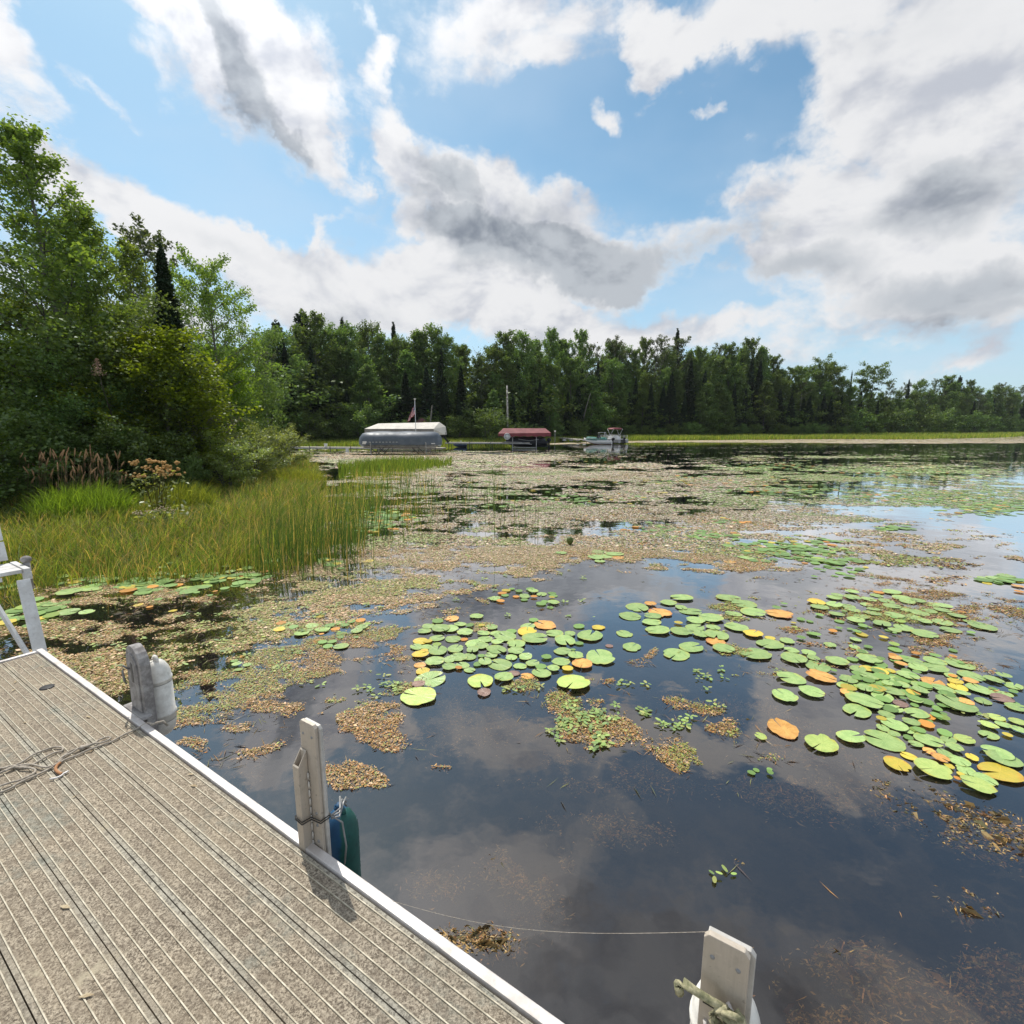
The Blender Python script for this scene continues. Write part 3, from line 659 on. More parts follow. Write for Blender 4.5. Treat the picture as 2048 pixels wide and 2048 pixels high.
for i, pl in enumerate(lines):
    mb = MB(); mb.tube(smooth(deck_curve([cr(*p) for p in pl], .009 + .004 * (i % 3), .002)), .0046, 8); mb.build('strand', M['rope'], rope)
t1, o1 = dk(*cr(800, 290)); mb = MB()
mb.ell((t1, o1, .014), (.017, .013, .012)); t2, o2 = dk(*cr(845, 272)); mb.ell((t2, o2, .013), (.018, .011, .010)); mb.build('knot', M['rope'], rope)
mb = MB(); mb.tube(smooth(deck_curve([cr(*p) for p in [(585, 430), (555, 455), (540, 490), (560, 520), (600, 540)]], .010)), .0065, 8); mb.build('orange_end', M['orange_cord'], rope)
mb = MB(); mb.tube(smooth(deck_curve([cr(*p) for p in [(665, 508), (620, 530), (590, 555), (540, 575), (480, 585)]], .008)), [.004] * 20 + [.002], 6)
mb.tube(smooth(deck_curve([cr(*p) for p in [(575, 515), (610, 532), (650, 520)]], .009)), .0035, 6); mb.build('frayed_tip', M['alu_edge'], rope)

rs = np.random.RandomState(19); n = 70; tt_ = rs.uniform(.3, 6.5, n); oo_ = rs.uniform(-2.2, -.06, n); aa_ = rs.uniform(0, 6.28, n); L_ = rs.uniform(.008, .026, n); V = []
for k in range(n):
    for (p_, q_, z_) in ((-1, 0, 0), (0, .3, .12), (1, 0, .02), (0, -.3, .10)):
        x_ = (p_ * math.cos(aa_[k]) - q_ * math.sin(aa_[k])) * L_[k]; y_ = (p_ * math.sin(aa_[k]) + q_ * math.cos(aa_[k])) * L_[k]; V.append(D(tt_[k] + x_, oo_[k] + y_, .0045 + z_ * L_[k]))
np_obj('leaf_litter', np_mesh('leaf_litter', np.array(V), np.arange(4 * n).reshape(n, 4), simple_mat('dry_leaf_scraps', (.50, .42, .28), (.30, .22, .13), 30, .9)), label='small dry leaf scraps lying on the dock planks', cat='leaf litter', kind='stuff')

# --- bench at the far end of the dock
bn = empty('dock_bench', D(-0.02, -0.01, 0), RZ, 'white painted metal bench bolted to the far left end of the dock', 'bench')
def bx(name, a, b, wd, ht, mat='bench', bev=.003):
    mb = MB(); mb.bar(a, b, wd, ht); return mb.build(name, M[mat], bn, bev)
bx('leg', (-.02, .005, -.05), (-.34, .045, .455), .075, .040)
bx('leg', (-.03, -.055, -.05), (-.40, -.15, .455), .020, .040)
bx('leg', (-.02, -1.05, -.05), (-.34, -1.08, .455), .075, .040)
for k in range(3):
    mb = MB(); mb.box((-.555 - .117 * k, -.56, .492), (.108, 1.28, .030)); mb.build('seat_slat', M['bench'], bn, .004)
mb = MB(); mb.box((-.665, .105, .487), (.372, .040, .052)); mb.box((-.500, .105, .452), (.045, .050, .060)); mb.build('end_cap', M['bench'], bn, .006)
mb = MB(); mb.box((-.66, -.06, .455), (.36, .04, .03)); mb.build('seat_frame', M['bench'], bn, .003)
lean = Matrix.Rotation(math.radians(-14), 3, 'Y')
for k in range(4):
    z = .60 + k * .165
    mb = MB(); mb.box((-.88 - (z - .5) * .25, -.545, z), (.028, 1.26, .158), lean); mb.build('back_slat', M['bench'], bn, .005)
for y in (-.06, -1.05):
    bx('back_support', (-.87, y, .44), (-1.10, y, 1.24), .035, .030)
mb = MB(); mb.tube([(-.66, .145, .30), (-.66, .145, .545)], .022, 12); mb.ell((-.66, .145, .550), (.036, .036, .030), 14, 8); mb.build('rail_cap', M['grey_plastic'], bn)

# ------------------------------------------------------------------ far shore: docks, lifts, boats
def scl(Y): return Y / (F * cP)                     # metres per 1932-grid pixel at depth Y (near the horizon)
def wx_(u, Y): return (u - CPX) * Y / (F * cP) * 1.0
def wz_(v, Y): return at_depth(CPX, Y, v)[2]
def X_at(u, Y, v=830): return at_depth(u, Y, v)[0]

def far_dock(name, pts, z, wdt, label, post_step, thick=.10):
    """long boarded walkway along pts (world XY)"""
    a, b = Vector(pts[0]), Vector(pts[1]); L = (b - a).length; ang = math.atan2(b.y - a.y, b.x - a.x)
    e_ = empty(name, (a.x, a.y, z), ang, label, 'dock')
    n = max(2, int(L / 3.05)); st = L / n
    for k in range(n):
        mb = MB(); mb.box((st * (k + .5), 0, -thick * .3), (st - .03, wdt, thick * .6)); mb.build('deck_section', M['deckwood'], e_)
    mb = MB(); mb.box((L / 2, -wdt / 2, -thick), (L, .05, thick)); mb.box((L / 2, wdt / 2, -thick), (L, .05, thick)); mb.build('frame', M['steel'], e_)
    k = 0.4
    while k < L:
        for s_ in (-1, 1):
            mb = MB(); mb.tube([(k, s_ * (wdt / 2 + .05), .12), (k, s_ * (wdt / 2 + .05), -z - 1.0)], .03, 6); mb.build('leg', M['dark_steel'], e_)
        k += post_step
    return e_
YA, YB, YC = 43.0, 51.0, 66.0
far_dock('far_dock', [(X_at(545, 44.5), 44.5), (X_at(838, 42.5), 42.5)], .42, 1.1, 'long low dock running left from under the boat lifts with grey and white covers', 1.9)
far_dock('far_dock', [(X_at(842, 52), 52), (X_at(1000, 51), 51)], .62, 1.1, 'low wooden dock between the white covered lift and the maroon canopy', 2.2)
far_dock('far_dock', [(X_at(1100, 68), 68), (X_at(1050, 84), 84)], .55, 1.1, 'far dock reaching back to shore behind the white and teal speedboat', 3.0)

def tarp(mb, L, Wd, h, nx=26, ny=12, sag=.06, round_end=1.0, skirt=.35, seed=1, mi=0):
    """cover: rounded cross-section, tapering at both ends, with a wavy skirt; x along, z up, base at 0"""
    rs = np.random.RandomState(seed); V = []; 
    for i in range(nx + 1):
        s_ = i / nx; x = (s_ - .5) * L
        e_ = min(1, max(0.0, 1 - abs(2 * s_ - 1) ** (6 / round_end) * .55)); tz = (1 - abs(2 * s_ - 1) ** 8) ** .5 if round_end > .5 else 1
        for j in range(ny + 1):
            a = math.pi * j / ny; cx = -math.cos(a); sz = math.sin(a)
            cx = math.copysign(abs(cx) ** .75, cx); y = cx * Wd / 2 * e_
            z = h * sz ** .7 * (.55 + .45 * tz) - (sag * math.sin(s_ * 19 + j) * .3)
            if j in (0, ny): z = -skirt * .25 + .03 * math.sin(s_ * 50 + j * 3)
            V.append((x + rs.normal(0, .006), y, z))
    w_ = ny + 1
    mb.add(V, [(i * w_ + j, (i + 1) * w_ + j, (i + 1) * w_ + j + 1, i * w_ + j + 1) for i in range(nx) for j in range(ny)] +
           [tuple(range(w_))] + [tuple(nx * w_ + j for j in range(ny, -1, -1))], mi, True)
def hull(mb, L, Wd, h, mi=0, bow=-1, n=14, draft=0.0, mi2=None):
    """boat hull with pointed raked bow toward bow*x, flat stern; deck closed"""
    secs = []
    for i in range(n + 1):
        s_ = i / n; x = bow * (s_ - .5) * L; wd = Wd / 2 * min(1, (1 - s_ ** 2.6) ** .6 + .001); keel = -h * (1 - max(0, s_ - .55) ** 2 * 3.0)
        top = .10 * s_ ** 2 * h * 2
        secs.append([(x + bow * .12 * L * (s_ ** 3) * 0, -wd, top), (x, -wd * .93, keel * .35), (x, -wd * .60, keel * .80), (x, 0, keel), (x, wd * .60, keel * .80), (x, wd * .93, keel * .35), (x, wd, top)])
    V = [p for s_ in secs for p in s_]; m = 7
    Fs = [(i * m + j, (i + 1) * m + j, (i + 1) * m + j + 1, i * m + j + 1) for i in range(n) for j in range(m - 1)]
    low = [f for f in Fs if (f[0] % m) in (2, 3)]; hi = [f for f in Fs if (f[0] % m) not in (2, 3)]
    mb.add(V, hi, mi, True); mb.add(V, low, mi if mi2 is None else mi2, True)
    mb.add(V, [(0, 1, 2, 3, 4, 5, 6)] + [(i * m, i * m + 6, (i + 1) * m + 6, (i + 1) * m) for i in range(n)], mi)
def outboard(e_, x, y, z, sgn=1, tilt=0.0, s_=1.0, mat='black'):
    R = Matrix.Rotation(tilt, 3, 'Y')
    mb = MB()
    def P(a, b, c): return R @ Vector((a * sgn * s_, b * s_, c * s_)) + Vector((x, y, z))
    mb.ell((0, 0, 0), (.24 * s_, .16 * s_, .20 * s_), 12, 8); mb.v = [tuple(R @ Vector(p) + Vector((x + .12 * sgn * s_, y, z + .22 * s_))) for p in mb.v]
    mb.bar(P(.12, 0, .12), P(.12, 0, -.55), .10 * s_, .14 * s_)
    mb.bar(P(-.08, 0, .05), P(.14, 0, -.08), .12 * s_, .10 * s_)
    mb.bar(P(.0, 0, -.45), P(.30, 0, -.45), .16 * s_, .02 * s_)
    mb.bar(P(.02, 0, -.60), P(.30, 0, -.60), .07 * s_, .08 * s_)
    return mb.build('outboard_motor', M[mat], e_)
def lift_frame(e_, L, Wd, ztop, cross=True, zb=-1.2, mat='steel', low=.12):
    for sx in (-1, 1):
        for sy in (-1, 1):
            mb = MB(); mb.bar((sx * L / 2, sy * Wd / 2, zb), (sx * L / 2, sy * Wd / 2, ztop), .07, .07); mb.build('post', M[mat], e_)
        mb = MB(); mb.bar((sx * L / 2, -Wd / 2, low + .03), (sx * L / 2, Wd / 2, low + .03), .08, .08); mb.build('cross_beam', M['dark_steel'], e_)
    for sy in (-1, 1):
        mb = MB(); mb.bar((-L / 2, sy * Wd / 2, ztop), (L / 2, sy * Wd / 2, ztop), .06, .06); mb.bar((-L / 2, sy * Wd / 2, low), (L / 2, sy * Wd / 2, low), .07, .07); mb.build('side_rail', M[mat], e_)
        if cross:
            mb = MB(); mb.bar((-L / 2, sy * Wd / 2, .55), (-L / 2 + 1.1, sy * Wd / 2, -.5), .05, .05); mb.bar((-L / 2 + 1.0, sy * Wd / 2, .55), (-L / 2, sy * Wd / 2, -.5), .05, .05)
            mb.bar((L / 2 - 1.1, sy * Wd / 2, .55), (L / 2, sy * Wd / 2, -.5), .05, .05); mb.build('brace', M['dark_steel'], e_)

# front lift, grey-blue cover over a pontoon boat
Y = 40.0; px = scl(Y); xc = X_at(757, Y); Lc = 147 * px
lf = empty('boat_lift', (xc, Y, 0), 0.03, 'boat lift frame standing in the water under the blue grey covered pontoon boat', 'boat lift')
lift_frame(lf, 4.3, 2.5, .95, low=-.35)
Lc_ = Lc; pb_ = empty('pontoon_boat', (xc, Y, .55), 0.03, 'pontoon boat under a rounded blue grey canvas cover, nearest on the far dock', 'boat')
mb = MB(); tarp(mb, Lc, 2.7, .95, seed=2); 
mb.v = [(x, y, z + .30) for x, y, z in mb.v]; mb.build('cover', M['blue_cover'], pb_)
for sy in (-1, 1):
    mb = MB(); mb.tube([(-Lc * .47, sy * .85, .18), (-Lc * .42, sy * .85, .12), (Lc * .44, sy * .85, .12)], [.06, .13, .13], 12); mb.build('float_tube', M['steel'], pb_)
mb = MB(); mb.box((0, 0, .31), (Lc * .88, 2.3, .08)); mb.build('deck', M['hull_white'], pb_)
mb = MB(); mb.box((-.2, -1.16, .42), (Lc * .80, .03, .16)); mb.box((-.2, 1.16, .42), (Lc * .80, .03, .16)); mb.build('side_panel', M['hull_white'], pb_)
mb = MB()
for k in range(11): mb.box((-Lc * .42 + k * .26, -1.36, .44), (.14, .012, .03))
mb.build('strap', M['hull_white'], pb_)
# rear lift, cream gabled canopy
Y = 46.0; px = scl(Y); xc = X_at(768, Y); Lc = 143 * px
wl_ = empty('boat_lift', (xc, Y, 0), 0.02, 'boat lift with a long cream gabled canopy standing behind the grey covered boat', 'boat lift')
lift_frame(wl_, 4.6, 2.9, 1.75)
zt, zm, zb_ = wz_(799, Y), wz_(809, Y), wz_(820, Y); h1 = Lc / 2
V = [(-h1 + .15, -1.55, zm), (-h1 + 1.0, 0, zt), (h1 - .55, 0, zt + .12), (h1 - .9, -1.55, zm), (-h1 + .15, 1.55, zm), (h1 - .9, 1.55, zm), (-h1 + .15, -1.55, zb_ + .1), (h1 - .9, -1.55, zb_), (h1 - .9, 1.55, zb_), (-h1 + .15, 1.55, zb_ + .1), (h1, 0, zm + .2), (h1, -.9, zb_), (h1, .9, zb_)]
mb = MB(); mb.add(V, [(0, 3, 2, 1), (1, 2, 5, 4), (0, 1, 4)], 0); mb.add(V, [(0, 6, 7, 3), (4, 5, 8, 9), (0, 4, 9, 6)], 1)
mb.add(V, [(2, 3, 10), (3, 7, 11, 10), (2, 10, 5), (5, 10, 12, 8), (10, 11, 12)], 0)
mb.build('canopy', [M['white_cover'], simple_mat('grey_canvas_side', (0.27, 0.25, 0.23), None, 2, 0.7)], wl_)
sb = empty('speedboat', (xc + .25, Y, .95), 0.02, 'white speedboat with tilted black outboard hanging under the cream canopy', 'boat')
mb = MB(); hull(mb, 5.6, 2.1, .62, bow=-1); mb.build('hull', M['hull_white'], sb)
mb = MB(); mb.box((.4, 0, .18), (3.3, 1.8, .28)); mb.build('cockpit_cover', M['dark_cover'], sb, .05)
outboard(sb, 2.95, 0, .35, 1, math.radians(-38), 1.25)
# flagpole and flag
Y = 43.6; fx = X_at(785, Y); zf = wz_(755, Y)
fp = empty('flagpole', (fx, Y, .42), 0, 'thin white flagpole with a small finial standing on the far dock', 'flagpole')
mb = MB(); mb.tube([(0, 0, -.05), (0, 0, zf - .42)], [.035, .022], 8); mb.build('pole', M['hull_white'], fp)
mb = MB(); mb.ell((0, 0, zf - .36), (.07, .07, .07), 8, 6); mb.add([(-.16, 0, zf - .30), (0, 0, zf - .36), (0, .02, zf - .26)], [(0, 1, 2)]); mb.add([(.16, 0, zf - .30), (0, 0, zf - .36), (0, .02, zf - .26)], [(0, 1, 2)]); mb.build('finial', M['white_cover'], fp)
flg = empty('flag', (fx - .03, Y, wz_(763, Y)), 0, 'limp american flag with red and white stripes hanging from the flagpole', 'flag')
mt, q, out = new_mat('flag_cloth')
uvn = q.node('ShaderNodeAttribute', attribute_name='Col'); sx_, sy_, sz_ = q.sep(uvn.outputs['Vector'])
stripe = q.m('GREATER_THAN', q.m('MODULO', q.m('MULTIPLY', sy_, 13.0), 2.0), 1.0)
canton = q.m('MULTIPLY', q.m('LESS_THAN', sx_, 0.4), q.m('LESS_THAN', sy_, 0.54))
cc = q.mix(stripe, (0.50, 0.035, 0.05), (0.72, 0.70, 0.70))
star = q.m('MULTIPLY', q.m('LESS_THAN', q.m('FRACT', q.m('MULTIPLY', sx_, 15)), 0.35), q.m('LESS_THAN', q.m('FRACT', q.m('MULTIPLY', sy_, 9.2)), 0.4))
principled(q, out, q.mix(canton, cc, q.mix(star, (0.03, 0.04, 0.14), (0.7, 0.7, 0.75))), 0.8)
V = []; Cc = []; nx, ny = 16, 14
for i in range(nx + 1):
    for j in range(ny + 1):
        s_, t_ = i / nx, j / ny
        x = -s_ * .62 * (.45 + .55 * t_) - .03 * math.sin(s_ * 14); y = .09 * math.sin(s_ * 16 + t_ * 2) * (s_ + .2); z = -t_ * .85 - s_ * .62 - .03 * math.sin(s_ * 9)
        V.append((x, y, z)); Cc.append((s_, t_, 0))
Fq = np.array([(i * (ny + 1) + j, (i + 1) * (ny + 1) + j, (i + 1) * (ny + 1) + j + 1, i * (ny + 1) + j + 1) for i in range(nx) for j in range(ny)])
np_obj('cloth', np_mesh('cloth', np.array(V), Fq, mt, np.array(Cc), smooth=True), flg)
# buckets / meter boxes on the left dock
for u, v, s_, lab in ((614, 840, .26, 'small white bucket standing on the far left dock'), (659, 845, .22, 'white plate hung on the side of the far left dock')):
    e_ = empty('bucket' if s_ > .25 else 'name_plate', (X_at(u, 43.8), 43.8 if s_ > .25 else 43.1, .42 if s_ > .25 else .12), 0, lab, 'bucket' if s_ > .25 else 'plate')
    mb = MB()
    if s_ > .25: mb.lathe([(0, 0), (.12, 0), (.15, .28), (.155, .30), (0, .30)], n=14)
    else: mb.box((0, 0, .02), (.28, .05, .40)); mb.box((0, -.03, .02), (.20, .01, .30))
    mb.build('body', M['hull_white'], e_, 0.01)
# small blue paddle boat beside the middle dock
Y = 55; e_ = empty('paddle_boat', (X_at(868, Y), Y, .32), 0.1, 'small dark blue paddle boat with white seats moored by the middle dock', 'boat')
mb = MB(); hull(mb, 1.5, 1.0, .32, bow=-1); mb.build('hull', M['hull_blue'], e_)
mb = MB(); mb.box((-.1, 0, .12), (.35, .8, .08)); mb.box((.1, 0, .26), (.08, .8, .25)); mb.box((.45, 0, .1), (.3, .7, .1)); mb.build('seat', M['hull_white'], e_, .02)
# maroon canopy lift
Y = 51.5; px = scl(Y); xc = X_at(989, Y); Lc = 94 * px
rl = empty('boat_lift', (xc, Y, 0), 0.0, 'boat lift with a maroon canopy standing over a dark covered boat', 'boat lift')
zt, zm, zb_ = wz_(808, Y), wz_(816, Y), wz_(822, Y)
lift_frame(rl, 2.4, 2.6, zm, cross=False)
h1 = Lc / 2; V = [(-h1, -1.5, zm - .08), (-h1 + .5, -.5, zt), (h1 - .5, -.5, zt), (h1, -1.5, zm - .02), (-h1 + .5, .5, zt), (h1 - .5, .5, zt), (-h1, 1.5, zm), (h1, 1.5, zm)]
mb = MB(); mb.add(V, [(0, 3, 2, 1), (1, 2, 5, 4), (4, 5, 7, 6), (0, 1, 4, 6), (3, 7, 5, 2)])
n = 22; top = [(-h1 + 2 * h1 * k / n, -1.505, zm - .08 + .06 * k / n) for k in range(n + 1)]; bot = [(x, y, zb_ - .05 + .05 * math.sin(k * 1.9)) for k, (x, y, z) in enumerate(top)]
mb.add(top + bot, [(k, k + 1, n + 2 + k, n + 1 + k) for k in range(n)])
mb.build('canopy', M['red_cover'], rl)
mb = MB(); mb.lathe([(.30, 0), (.33, .03), (.30, .06), (.27, .03), (.30, 0)], n=20); mb.box((0, 0, .03), (.6, .03, .03)); mb.box((0, 0, .03), (.03, .6, .03)); mb.lathe([(0, .0), (.26, .02), (0, .05)], n=20)
mb.build('winch_wheel', M['hull_white'], rl, loc=(X_at(957, Y) - xc, -1.5, wz_(823, Y)), rot=(math.pi / 2, 0, 0))
cb = empty('covered_boat', (xc + .25, Y, .75), 0.0, 'dark covered boat with grey hull stripes hanging under the maroon canopy', 'boat')
mb = MB(); hull(mb, 4.3, 1.9, .62, bow=-1); mb.build('hull', M['dark_cover'], cb)
mb = MB(); tarp(mb, 3.9, 1.9, .42, seed=5, nx=14, ny=8); mb.build('cover', M['dark_cover'], cb)
mb = MB(); mb.tube([(-2.3, -.97, -.06), (-.6, -1.0, -.12), (.5, -1.0, -.32)], .045, 6); mb.tube([(-.9, -1.0, .22), (.2, -1.0, .05), (1.2, -1.0, .18)], .03, 6); mb.build('rub_rail', M['steel'], cb)
outboard(cb, 2.2, 0, -.1, 1, 0, 1.0)
ch = empty('garden_chair', (X_at(968, 52.3), 52.3, .62), .4, 'white garden chair standing on the dock beside the maroon canopy', 'chair')
for a in ((-.22, -.2), (.22, -.2), (-.22, .2), (.22, .2)):
    mb = MB(); mb.bar((a[0], a[1], 0), (a[0] * .9, a[1] * .9, .40), .04, .04); mb.build('leg', M['hull_white'], ch)
mb = MB(); mb.box((0, 0, .42), (.5, .46, .04)); mb.build('seat', M['hull_white'], ch); mb = MB(); mb.box((0, .25, .68), (.5, .03, .5)); mb.build('backrest', M['hull_white'], ch)
bu = empty('mooring_buoy', (X_at(1047, 56), 56, wz_(814, 56)), 0, 'small pale ball on a stake right of the maroon canopy', 'buoy')
mb = MB(); mb.ell((0, 0, 0), (.11, .11, .11), 10, 8); mb.build('ball', M['white_cover'], bu); mb = MB(); mb.tube([(0, 0, -.1), (0, 0, -2.2)], .02, 6); mb.build('stake', M['steel'], bu)
# white/teal speedboat
Y = 64.0; px = scl(Y); xb = X_at(1128, Y)
sp = empty('speedboat', (xb, Y, .52), math.radians(-18), 'white speedboat with teal canvas cover and rust red bottom moored on open water', 'boat')
mb = MB(); hull(mb, 4.5, 1.9, .72, bow=-1, mi=0, mi2=1); mb.v = [(x, y, z + .25 * max(0, -x / 2.2)) for x, y, z in mb.v]; mb.build('hull', [M['hull_white'], M['hull_red']], sp)
mb = MB(); tarp(mb, 3.3, 1.7, .42, nx=16, ny=8, seed=8); mb.v = [(x - .2, y, z + .08 + .16 * max(0, -x / 2)) for x, y, z in mb.v]; mb.build('cover', M['green_cover'], sp)
mb = MB(); mb.add([(-.15, -.75, .35), (.55, -.7, .35), (.45, -.62, .85), (.05, -.6, .85)], [(0, 1, 2, 3)]); mb.build('windscreen', M['dark_cover'], sp)
mb = MB()
for sy in (-1, 1): mb.tube([(.4, sy * .8, .2), (.1, sy * .75, 1.2), (1.1, sy * .75, 1.28)], .025, 6); mb.tube([(1.4, sy * .8, .2), (1.1, sy * .75, 1.28)], .025, 6)
mb.tube([(.1, -.75, 1.2), (.1, .75, 1.2)], .025, 6); mb.build('bimini_frame', M['hull_white'], sp)
outboard(sp, 2.28, 0, -.02, 1, 0, 1.15); sp.scale = (.80,) * 3
mb = MB(); mb.tube([(-2.0, -.78, .36), (2.1, -.94, .02)], .03, 6); mb.build('rub_rail', M['steel'], sp)
# pontoon boat behind with red bimini
Y = 67.0; xb = X_at(1158, Y)
po = empty('pontoon_boat', (xb, Y, .35), math.radians(-60), 'pontoon boat with white rails and a small maroon bimini behind the teal speedboat', 'boat')
for sy in (-1, 1):
    mb = MB(); mb.tube([(-2.5, sy * .8, .15), (-2.1, sy * .8, 0), (2.3, sy * .8, 0)], [.08, .28, .28], 10); mb.build('float_tube', M['steel'], po)
mb = MB(); mb.box((0, 0, .32), (4.4, 2.2, .08)); mb.build('deck', M['hull_white'], po)
for sy in (-1, 1):
    mb = MB()
    for z in (.45, .70, .95): mb.tube([(-2.0, sy * 1.05, z), (2.0, sy * 1.05, z)], .025, 6)
    for x in np.linspace(-2, 2, 6): mb.tube([(x, sy * 1.05, .35), (x, sy * 1.05, .95)], .025, 6)
    mb.build('railing', M['hull_white'], po)
    mb = MB(); mb.tube([(.2, sy * 1.0, .9), (-.5, sy * .95, 1.95)], .025, 6); mb.tube([(.2, sy * 1.0, .9), (1.0, sy * .95, 1.95)], .025, 6); mb.build('bimini_pole', M['hull_white'], po)
mb = MB(); tarp(mb, 1.9, 2.0, .22, nx=8, ny=8, seed=9, skirt=.1); mb.v = [(x + .2, y, z + 1.93) for x, y, z in mb.v]; mb.build('bimini', M['red_cover'], po)
for c_, d_ in (((-1.2, .6, .58), (1.2, .6, .42)), ((1.2, -.6, .58), (1.2, .6, .42)), ((.5, .2, .62), (.5, .5, .5))):
    mb = MB(); mb.box(c_, d_); mb.build('bench_seat', M['hull_white'], po, .05)
outboard(po, 2.4, 0, .3, 1, 0, 1.0); po.scale = (.82,) * 3
# maroon tent roof among the trees behind the cream canopy
Y = 66; e_ = empty('canopy_tent', (X_at(792, Y), Y + 2, gz1(X_at(792, Y), Y + 2)), 0.2, 'maroon tent roof peeking up behind the cream boat canopy', 'tent')
zz = wz_(795, Y); mb = MB(); mb.add([(-1.6, -1.6, zz - .9), (1.6, -1.6, zz - .9), (1.6, 1.6, zz - .9), (-1.6, 1.6, zz - .9), (0, 0, zz + .35)], [(0, 1, 4), (1, 2, 4), (2, 3, 4), (3, 0, 4)]); mb.build('roof', simple_mat('faded_maroon_roof', (.12, .045, .045), None, 2, .8), e_)
for a, b in ((-1, -1), (1, -1), (1, 1), (-1, 1)):
    mb = MB(); mb.tube([(a * 1.5, b * 1.5, zz - .9), (a * 1.5, b * 1.5, -.2)], .04, 6); mb.build('leg', M['dark_steel'], e_)
# white swim rafts / small things at the right of the lake
Y = 75; e_ = empty('float_line', (X_at(1065, Y), Y, .05), .0, 'row of small pale floats left of the white and teal speedboat', 'floats')
for k in range(4):
    mb = MB(); mb.ell((k * 1.0, 0, .22), (.30, .18, .12), 8, 5); mb.build('float', M['hull_white'], e_)

# ------------------------------------------------------------------ vegetation
def tube_np(P, R, n=5):
    P = np.asarray(P, float); m = len(P)
    d = np.gradient(P, axis=0); d /= np.linalg.norm(d, axis=1)[:, None] + 1e-9
    a = np.where(np.abs(d[:, 2:3]) > .9, np.array([[1., .1, 0]]), np.array([[0, 0, 1.]]))
    x = np.cross(d, a); x /= np.linalg.norm(x, axis=1)[:, None] + 1e-9; y = np.cross(d, x)
    t = np.linspace(0, 2 * np.pi, n, endpoint=False)
    V = P[:, None] + (x[:, None] * np.cos(t)[None, :, None] + y[:, None] * np.sin(t)[None, :, None]) * np.asarray(R)[:, None, None]
    V = V.reshape(-1, 3); i, k = np.meshgrid(np.arange(m - 1), np.arange(n), indexing='ij')
    Fc = np.stack([i * n + k, i * n + (k + 1) % n, (i + 1) * n + (k + 1) % n, (i + 1) * n + k], -1).reshape(-1, 4)
    return V, Fc
def join(parts):
    Vs, Fs, o_ = [], [], 0
    for V, Fc in parts: Vs.append(V); Fs.append(Fc + o_); o_ += len(V)
    return np.concatenate(Vs), np.concatenate(Fs)
def leaf_quads(P, rs, size, elong=1.5, flat=0.5, droop=None, axis=None):
    """diamond leaves folded slightly; P (n,3)"""
    n = len(P); nrm = rs.normal(size=(n, 3)); nrm[:, 2] = np.abs(nrm[:, 2]) + flat; nrm /= np.linalg.norm(nrm, axis=1)[:, None]
    d = rs.normal(size=(n, 3)) if axis is None else axis + rs.normal(size=(n, 3)) * .45
    if droop: d[:, 2] -= droop
    d -= nrm * (d * nrm).sum(1)[:, None]; d /= np.linalg.norm(d, axis=1)[:, None] + 1e-9
    s = np.cross(nrm, d); L = size * (rs.uniform(.65, 1.3, n))[:, None]; w_ = L / elong
    V = np.stack([P - d * L * .5, P - d * L * .05 + s * w_ * .5 + nrm * w_ * .12, P + d * L * .5, P - d * L * .05 - s * w_ * .5 + nrm * w_ * .12], 1).reshape(-1, 3)
    return V, np.arange(4 * n).reshape(n, 4)
